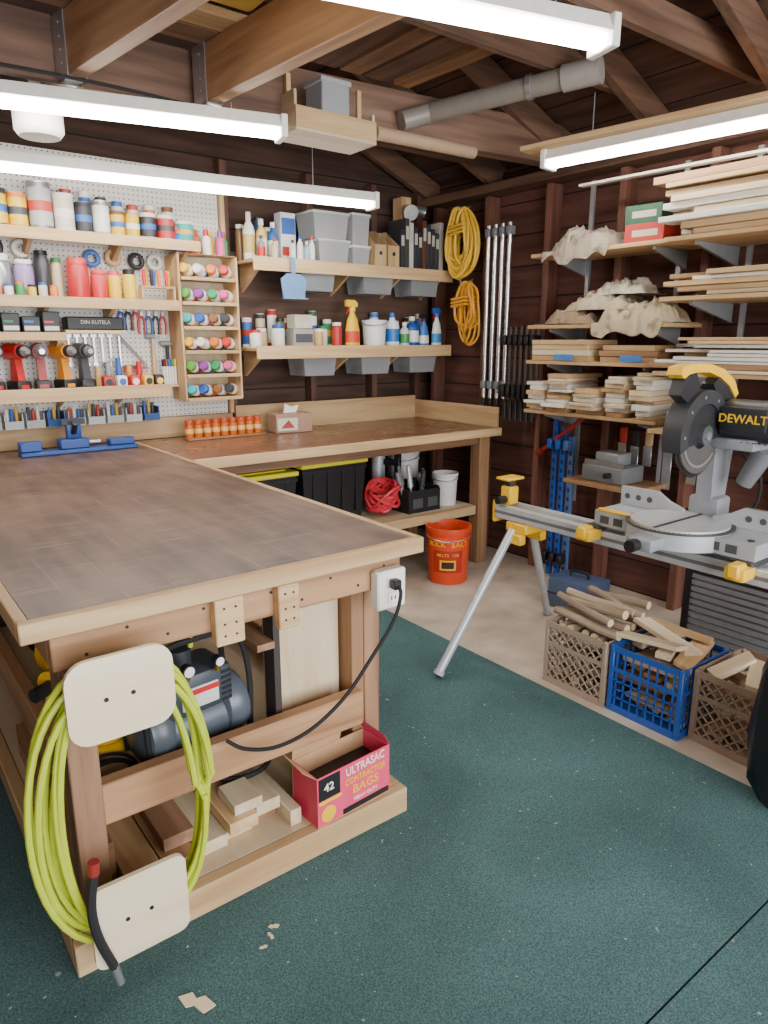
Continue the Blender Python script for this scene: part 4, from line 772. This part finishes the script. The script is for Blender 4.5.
for y0,y1,hh in((2.60,2.73,.15),(2.42,2.585,.19),(2.22,2.405,.13),(2.06,2.205,.20),(1.91,2.045,.22)):
    zz=1.066
    while zz<1.066+hh:
        t=R(.012,.028)
        board(3.11+R(-.05,.03),y0+R(0,.03),zz,3.40,y1-R(0,.04),zz+t,(P('e2ded2',.6) if random.random()<.4 else random.choice(WOODS)('x')),'short pale wood offcut in a neat stack','offcuts on the low side shelf',rz=R(-.1,.1));zz+=t+.0015
for y0,y1,hh in((2.30,2.72,.09),(1.92,2.26,.08)):
    zz=1.341
    while zz<1.341+hh:
        t=R(.018,.03);board(3.14+R(-.03,.01),y0+R(0,.04),zz,3.38,y1-R(0,.04),zz+t,random.choice(WOODS)('y'),'wood offcut stored on the middle side shelf','offcuts on the middle side shelf',rz=R(-.03,.03));zz+=t+.0015
for y in(2.46,2.05):
    g=G();g.box((-.002,-.06,0),(0,.06,.03),P('3a7ac8',.5));g.top('masking_tape','strip of blue masking tape on stacked offcuts','tape',(3.098,y,1.345))
for i,(y,m,l) in enumerate(((2.70,BLU,'blue long bar clamp standing against the wall'),(2.64,P('2458b0',.4),'bright blue long bar clamp against the wall'),(2.58,P('4a6a9a',.4),'grey-blue long bar clamp against the wall'))):
    t=thing('long_clamp',l,'clamp',(3.38,y,.02),group='long clamps against the wall')
    g=G();g.box((-.012,-.018,0),(.012,.018,.98-.05*i),m,.002)
    for k in range(16): g.box((-.0135,-.008,.05+k*.055),(-.012,.008,.075+k*.055),P('16264a',.5))
    g.part('bar',t)
    for z0,z1,mm in((.1,.16,BLK),(.8,.86,m)): g=G();g.box((-.07,-.016,z0),(-.0125,.016,z1),mm,.005);g.part('jaw',t)
g=G();g.cyl((0,0,0),(-.05,-.35,.25),.011,P('a8242a',.4));g.cyl((0,.0,0),(.0,.04,-.03),.02,P('7a1a1e',.4));g.top('red_bar','thin red metal bar hanging on the wall','bar',(3.36,2.78,.80))
b=thing('benchtop_tool','grey steel benchtop tool on a small shelf','tool',(3.30,2.24,.70))
g=G();g.box((-.1,-.13,0),(.1,.13,.09),P('7e8082',.4,.2),.01);g.box((-.07,-.08,.091),(.05,.07,.16),P('94969a',.35,.3),.01);g.box((-.09,-.12,.091),(-.082,.12,.115),STEEL);g.part('housing',b);g=G();g.cyl((-.101,-.05,.045),(-.14,-.05,.045),.015,BLK);g.part('knob',b)
g=G();g.box((3.15,2.0,.675),(3.455,2.45,.699),FIR('y'),.002);g.top('tool_shelf','low brown shelf carrying the grey tool','shelf')
for i,(y,z,L_,m) in enumerate(((2.28,.98,.22,P('b8382e',.5)),(2.2,.97,.28,P('2c2d30',.5)),(2.12,.98,.2,PINE('z')),(2.0,.97,.3,GRY),(1.86,.96,.24,P('c9b23a',.5)),(1.72,.96,.3,P('55585c',.5)))):
    t=thing('hand_saw' if i%2 else 'pry_bar',('dark metal hand tool hanging on a wall stud','red and steel hand tool hanging on the wall','tool with wooden handle hanging on the wall')[i%3],'hand tool',(3.44,y,z),group='hand tools under the shelves')
    g=G();g.box((-.004,-.02,-L_),(.004,.03,-.09),STEEL,.001);g.part('blade',t);g=G();g.box((-.012,-.02,-.089),(.012,.022,0),m,.008);g.part('grip',t)
b=thing('tool_case','small dark tool case standing on the concrete','case',(3.1,2.26,.001),rz=.2)
g=G();g.box((-.1,-.14,0),(.1,.14,.17),P('4a5a78',.5),.012);g.box((-.101,-.141,.08),(.101,.141,.088),BLK);g.box((-.103,-.02,.07),(-.1,.02,.11),STEEL);g.part('case_body',b)
g=G();g.tube(cat([(0,-.05,.17),(0,-.045,.2),(0,.045,.2),(0,.05,.17)],6),.008,BLK);g.part('handle',b)
t=thing('louvred_panel','dark framed grey louvred panel leaning by crates','panel',(2.88,1.2,.001))
g=G();g.box((0,-.34,0),(.03,-.31,.48),BLK);g.box((0,.31,0),(.03,.34,.48),BLK);g.box((0,-.309,.45),(.03,.309,.48),BLK);g.box((0,-.309,0),(.03,.309,.03),BLK);g.part('frame',t)
g=G()
for k in range(14): g.box((.005,-.309,.035+k*.03),(.025,.309,.055+k*.03),P('85898b',.4,.2))
g.part('louvres',t,'grey slats')
# ---------------- crates
def clipseg(x0,x1,z0,z1,c,s):
    pts=[]
    for x in(x0,x1):
        z=s*x+c
        if z0<=z<=z1: pts.append((x,z))
    for z in(z0,z1):
        x=(z-c)/s
        if x0<x<x1: pts.append((x,z))
    return pts[:2] if len(pts)>=2 else None
def crate(x,y,m,label,diag,rz_=0,w=.165,d=.155,hh=.28):
    t=thing('milk_crate',label,'crate',(x,y,.001),rz_,group='milk crates on the concrete')
    g=G();tk=.006
    g.box((-w,-d,0),(w,d,.012),m)
    for sx in(-1,1):
        for sy in(-1,1): g.box((sx*w-sx*.02,sy*d-sy*.02,.012),(sx*w,sy*d,hh),m,.003)
    for z0,z1 in((.0121,.03),(hh*.62,hh*.68),(hh-.025,hh)):
        for s in(-1,1):
            g.box((-w+.02,s*d-s*tk,z0),(w-.02,s*d,z1),m);g.box((s*w-s*tk,-d+.02,z0),(s*w,d-.02,z1),m)
    def bars(L,mk):
        if diag:
            for z0,z1 in((.03,hh*.62),(hh*.68,hh-.025)):
                c=-L-.3
                while c<L+.5:
                    for s in(1,-1):
                        q=clipseg(-L+.02,L-.02,z0,z1,c,s)
                        if q: mk(q[0],q[1])
                    c+=.042
        else:
            n=9
            for k in range(1,n):
                xx=-L+2*L*k/n;mk((xx,.03),(xx,hh*.62));mk((xx,hh*.68),(xx,hh-.02))
            for z in(.065,.10,.135): mk((-L+.02,z),(L-.02,z))
    for s in(-1,1):
        bars(w,lambda a,b:g.cyl((a[0],s*(d-.003),a[1]),(b[0],s*(d-.003),b[1]),.004,m,n=4))
        bars(d,lambda a,b:g.cyl((s*(w-.003),a[0],a[1]),(s*(w-.003),b[0],b[1]),.004,m,n=4))
    g.part('crate_body',t)
CRS=((2.43,1.655),(2.44,1.335),(2.49,1.01))
crate(*CRS[0],P('a08e7c',.5),'taupe diamond-lattice milk crate full of branches',True)
crate(*CRS[1],P('2a56a8',.4),'blue plastic milk crate full of wood offcuts',False)
crate(*CRS[2],P('988270',.5),'brown milk crate with wood offcuts',True,-.04)
BARK=W('b8a48c','76644f','x',1.,.9);CUT=P('e4caa2',.7)
for lay in range(6):
    for q in range(5):
        L=R(.22,.27) if lay<5 else R(.28,.36);r=R(.016,.024);horiz=lay%2
        off=-.1+q*.05;a=(math.pi/2 if horiz else 0)+R(-.12,.12)
        px=CRS[0][0]+(off if horiz else R(-.02,.02));py=CRS[0][1]+(R(-.02,.02) if horiz else off)
        n=thing('branch','cut branch log lying in the crate','branch',(px,py,.055+lay*.05),group='branches in the crate',rot=(0,R(-.06,.06),a))
        g=G();p=cat([(-L/2,0,0),(-L*.2,R(-.01,.01),R(-.006,.006)),(L*.15,R(-.01,.01),R(-.006,.006)),(L/2,R(-.01,.01),0)],4);g.tube(p,[r*(1-.2*k/len(p)) for k in range(len(p))],BARK,9);g.part('bark',n)
        g=G();g.cyl((-L/2-.002,0,0),(-L/2-.0005,0,0),r*.93,CUT,n=9);g.part('cut_end',n,'pale cut end')
for i in range(5):
    L=R(.26,.36);r=R(.016,.025);n=thing('branch','cut branch leaning on top of the branch pile','branch',(CRS[0][0]-.1+i*.055,CRS[0][1]+R(-.02,.02),.36+R(0,.01)),group='branches in the crate',rot=(0,R(-.1,.1),R(1.3,1.8)))
    g=G();p=cat([(-L/2,0,0),(-L*.2,R(-.012,.012),0),(L*.15,R(-.012,.012),0),(L/2,0,0)],4);g.tube(p,[r*(1-.2*k/len(p)) for k in range(len(p))],BARK,9);g.part('bark',n)
    g=G();g.cyl((-L/2-.002,0,0),(-L/2-.0005,0,0),r*.93,CUT,n=9);g.part('cut_end',n,'pale cut end')
for ci,(cx,cy,nl) in enumerate(((CRS[1][0],CRS[1][1],8),(CRS[2][0],CRS[2][1],7))):
    for lay in range(nl):
        z=.03+lay*.037 if lay<6 else .03+lay*.04
        for q in range(3):
            horiz=lay%2;w=R(.05,.075);t=R(.014,.026);L=R(.16,.25) if lay<6 else R(.2,.3)
            off=-.09+q*.09;a=(math.pi/2 if horiz else 0)+(R(-.15,.15) if lay<6 else R(-.5,.5));tl=.08 if lay<6 else .2
            g=G();m=random.choice([PINE,PALE,FIR,PLY,PALE])('x')
            g.prism([(-L/2,-w/2),(L/2-R(0,.05),-w/2),(L/2,w/2),(-L/2+R(0,.04),w/2)],0,t,m,'z')
            g.top('wood_offcut','irregular pale wood offcut heaped in a crate','offcut',(cx+(off if horiz else R(-.03,.03)),cy+(R(-.03,.03) if horiz else off),z),group='offcuts in the crates',rot=(R(-tl,tl),R(-tl,tl),a))
b=thing('garbage_bag','shiny black plastic garbage bag on the floor','bag',(2.225,.76,.0145))
g=G();prof=[(0,0.001),(.10,0.001),(.13,.06),(.14,.22),(.13,.42),(.105,.52),(.06,.56),(.03,.575),(.05,.60),(.035,.62),(0,.61)]
n_=40;v=[];f=[]
for k_,(r_,z_) in enumerate(prof):
    for i in range(n_):
        a=2*math.pi*i/n_;q=1+.10*noise.noise(Vector((math.cos(a)*2.2,math.sin(a)*2.2,z_*7)))+.05*math.sin(a*9+z_*14)*(z_>.03);v.append((r_*q*math.cos(a)+.0001*i*(r_==0),r_*q*math.sin(a),z_))
for k_ in range(len(prof)-1):
    for i in range(n_): f.append((k_*n_+i,k_*n_+(i+1)%n_,(k_+1)*n_+(i+1)%n_,(k_+1)*n_+i))
g.add(v,f,P('1a1b1d',.25,bump=1.,sc=12),True);g.part('sack',b)
# ---------------- saw stand
st=thing('saw_stand','aluminium folding saw stand with yellow brackets and splayed legs','stand',(2.38,1.3,0))
YB2=P('f0bd26',.4)
for sx in(-.045,.045):
    g=G();g.box((sx-.018,-1.2,.655),(sx+.018,.88,.715),ALU,.004);g.box((sx-.0185,-1.2,.678),(sx-.018,.88,.692),P('7a7d80',.4,.3));g.part('rail',st,'long brushed aluminium rail')
for y in(.74,-.95):
    g=G();g.box((-.075,y-.06,.61),(.075,y+.06,.654),YB2,.006);g.box((-.09,y-.045,.56),(-.05,y+.045,.609),YB2,.006);g.box((.05,y-.045,.56),(.09,y+.045,.609),YB2,.006);g.part('leg_bracket',st,'yellow leg bracket')
    for p,q in(((-.07,y+.02,.62),(-.475,y+.04,.045)),((.07,y+.03,.62),(.48,y+.24 if y>0 else y-.2,.03))):
        g=G();g.cyl(p,q,.019,P('b8bcc0',.4,.3));d=(Vector(q)-Vector(p)).normalized();g.cyl(Vector(q),Vector(q)+d*.02,.024,P('a5a7aa',.6));g.part('leg',st,'grey tubular leg')
g=G();g.box((-.03,.82,.716),(.03,.88,.80),YB2,.006);g.box((-.02,.83,.80),(.02,.87,.83),P('3a3a3a',.5),.004);g.box((-.055,.81,.83),(.055,.89,.842),YB2,.004);g.box((-.06,.881,.63),(.06,.90,.735),YB2,.008);g.cyl((-.08,.85,.74),(-.03,.85,.74),.018,BLK);g.part('work_stop',st,'yellow end work stop')
for y in(.33,-.27):
    g=G();g.box((-.09,y-.03,.716),(.22,y+.03,.738),P('3b3c3e',.5),.004);g.box((-.15,y-.035,.68),(-.065,y+.035,.725),YB2,.01);g.box((-.16,y-.02,.69),(-.1,y+.02,.74),YB2,.006);g.part('mounting_bracket',st,'yellow quick-release bracket')
# ---------------- mitre saw
ms=thing('mitre_saw','black, silver and yellow mitre saw on the stand','mitre saw',(2.42,1.28,.7395))
CA=P('aeb2b6',.4,.2,var=.08);CA2=P('8e9297',.45,.2)
g=G();g.prism([(-.12,-.28),(.02,-.28),(.10,-.24),(.10,.36),(-.10,.36),(-.12,.3)],0,.055,CA,'z');g.cyl((-.05,.03,0),(-.05,.03,.062),.185,CA,n=36);g.box((-.31,-.02,.0),(-.2,.08,.045),CA2,.01)
for y in(-.2,-.14,.24,.3): g.box((-.1205,y-.02,.012),(-.119,y+.02,.042),P('4a4c4f',.5))
for y in(-.24,.33): g.cyl((-.07,y,.055),(-.07,y,.058),.012,BLK)
g.cyl((-.32,.03,.025),(-.36,.03,.025),.022,BLK);g.part('base',ms,'cast silver base')
g=G();g.cyl((-.05,.03,.063),(-.05,.03,.07),.17,P('c2c5c8',.35,.3),n=36);g.box((-.22,.022,.0705),(.1,.034,.072),BLK);g.cyl((-.05,.03,.058),(-.05,.03,.0625),.188,P('3a3b3d',.5),n=36)
for k in range(19):
    a=math.radians(130+k*5.5);g.box((-.05+.172*math.cos(a)-.002,.03+.172*math.sin(a)-.002,.0626),(-.05+.172*math.cos(a)+.002,.03+.172*math.sin(a)+.002,.064),YB2)
g.part('turntable',ms)
for pts in([(.36,.056),(.36,.13),(.2,.13),(.15,.10),(.09,.08),(.09,.056)],[(-.28,.056),(-.28,.13),(-.14,.13),(-.09,.10),(-.03,.08),(-.03,.056)]):
    g=G();g.prism(pts,.07,.09,CA,'x');y0=(pts[0][0]+pts[2][0])/2
    for q in(-.05,0,.05): g.cyl((.0685,y0+q,.093),(.07,y0+q,.093),.012,P('4a4c4f',.5),n=10)
    g.part('fence',ms,'silver fence')
g=G();g.box((-.115,.12,.0555),(-.095,.34,.068),YB2,.004);g.part('detent_plate',ms,'yellow scale plate')
g=G();g.box((.1,-.03,.0),(.2,.09,.14),CA2,.015);g.prism([(.1,.12),(.2,.1),(.23,.36),(.15,.42),(.09,.36)],-.0,.06,CA2,'y');g.cyl((.17,-.05,.36),(.17,.11,.36),.045,CA);g.part('arm',ms,'cast pivot arm')
BG=P('2a2b2e',.4);cx,cy,cz=-.03,.0,.385
def arc(r0,a0,a1,n=24,r1=0):
    o=[(cx+r0*math.cos(math.radians(a0+(a1-a0)*k/n)),cz+r0*math.sin(math.radians(a0+(a1-a0)*k/n))) for k in range(n+1)]
    if r1: o+=[(cx+r1*math.cos(math.radians(a1-(a1-a0)*k/n)),cz+r1*math.sin(math.radians(a1-(a1-a0)*k/n))) for k in range(n+1)]
    return o
g=G();g.prism(arc(.158,-10,200,36,.11),-.02,.05,P('3a3b3e',.4,.1),'y',sm=True);g.prism(arc(.11,-10,200,24),-.01,.05,BG,'y')
for a in(20,60,100,140,180): g.cyl((cx+.133*math.cos(math.radians(a)),-.022,cz+.133*math.sin(math.radians(a))),(cx+.133*math.cos(math.radians(a)),-.02,cz+.133*math.sin(math.radians(a))),.006,STEEL,n=8)
g.part('upper_guard',ms,'dark grey blade guard')
teeth=[]
for k in range(70):
    a=2*math.pi*k/70;teeth+=[(cx+.156*math.cos(a),cz+.156*math.sin(a)),(cx+.145*math.cos(a+.035),cz+.145*math.sin(a+.035))]
g=G();g.prism(teeth,.006,.009,P('35322f',.35,.4),'y');g.part('blade',ms,'steel circular blade with fine teeth')
g=G();g.prism(arc(.138,150,330,30,.05),-.006,.003,P('5c5a57',.4,.2),'y');g.prism(arc(.118,160,320,30,.108),-.009,-.006,P('8a8782',.35,.3),'y');g.cyl((cx,-.03,cz),(cx,.004,cz),.035,P('6a6c6e',.3,.5));g.cyl((cx,-.036,cz),(cx,-.03,cz),.016,STEEL);g.part('lower_guard',ms,'grey lower guard with hub')
g=G();g.cyl((.13,-.02,.43),(.13,-.2,.43),.075,BG,n=28);g.cyl((.13,-.2,.43),(.13,-.225,.43),.065,P('4a4b4d',.5),n=28);g.box((.04,-.19,.40),(.06,-.03,.485),BG,.008)
for k in range(5): g.box((.06,-.19+k*.02,.36),(.2,-.182+k*.02,.364),P('4a4b4d',.5))
g.box((.06,-.15,.33),(.2,.05,.37),CA2,.01);g.part('motor',ms,'black motor housing')
g=G();g.text('DEWALT',.042,YB2,(.0385,-.11,.443),'-x');g.part('lettering',ms,'yellow lettering')
g=G()
hp=[(-.20,.598),(-.19,.622),(-.13,.634),(-.02,.63),(.08,.61),(.16,.57),(.20,.52),(.18,.505),(.13,.55),(.06,.582),(-.02,.602),(-.10,.604),(-.15,.598),(-.18,.585)]
g.prism(hp,-.008,.048,YB2,'y',sm=False);g.part('handle',ms,'yellow carrying handle')
g=G();g.prism([(-.17,.588),(-.10,.602),(-.07,.56),(-.06,.50),(-.10,.48),(-.19,.53)],-.005,.04,BG,'y');g.prism([(.05,.58),(.125,.548),(.175,.505),(.15,.46),(.05,.52),(.02,.56)],-.005,.04,BG,'y');g.prism([(-.06,.50),(.04,.52),(.12,.47),(-.02,.45)],-.0,.045,BG,'y');g.part('head_cover',ms,'black head cover')
g=G();g.tube(cat([(.2,-.05,.3),(.26,-.1,.2),(.28,-.05,.06),(.3,.2,.03)],6),.006,BLKR);g.part('motor_cable',ms)
g=G();g.cyl((.15,-.09,.20),(.15,-.15,.33),.03,P('76797d',.4,.3),r2=.04,n=20);g.part('dust_chute',ms)
for x,y,s in((.43,1.25,.045),(.65,1.31,.012),(.67,1.33,.014),(.62,1.29,.01)):
    g=G();g.prism([(-s,-s*.3),(-s*.2,-s*.5),(s*.1,-s*.2),(s*.5,-s*.4),(s,.1*s),(s*.3,s*.4),(0,s*.15),(-s*.7,s*.3)],0,.003,P('d8c8a4',.8),'z');g.top('wood_chip','small pale wood chip on the carpet','wood chip',(x,y,.0145),R(0,3),group='wood chips on the carpet')
# ---------------- lights, world, camera
w=bpy.data.worlds.new('w');bpy.context.scene.world=w;w.use_nodes=True;w.node_tree.nodes['Background'].inputs[0].default_value=(.94,.97,1,1);w.node_tree.nodes['Background'].inputs[1].default_value=1.6
l=bpy.data.lights.new('door_daylight','AREA');l.shape='RECTANGLE';l.size=4.2;l.size_y=2.2;l.energy=290;l.color=(.98,.98,1)
o=bpy.data.objects.new('door_daylight',l);SC.objects.link(o);o.location=(1.0,-2.3,1.5);o.rotation_euler=(math.radians(88),0,0)
cam=bpy.data.cameras.new('camera');cam.sensor_fit='HORIZONTAL';cam.sensor_width=36;cam.lens=36*700/768;cam.clip_start=.02
o=bpy.data.objects.new('camera',cam);SC.objects.link(o);o.location=(0,0,1.45);o.rotation_euler=(math.radians(90)-math.atan(172/700),0,math.radians(-37.5))
bpy.context.scene.camera=o
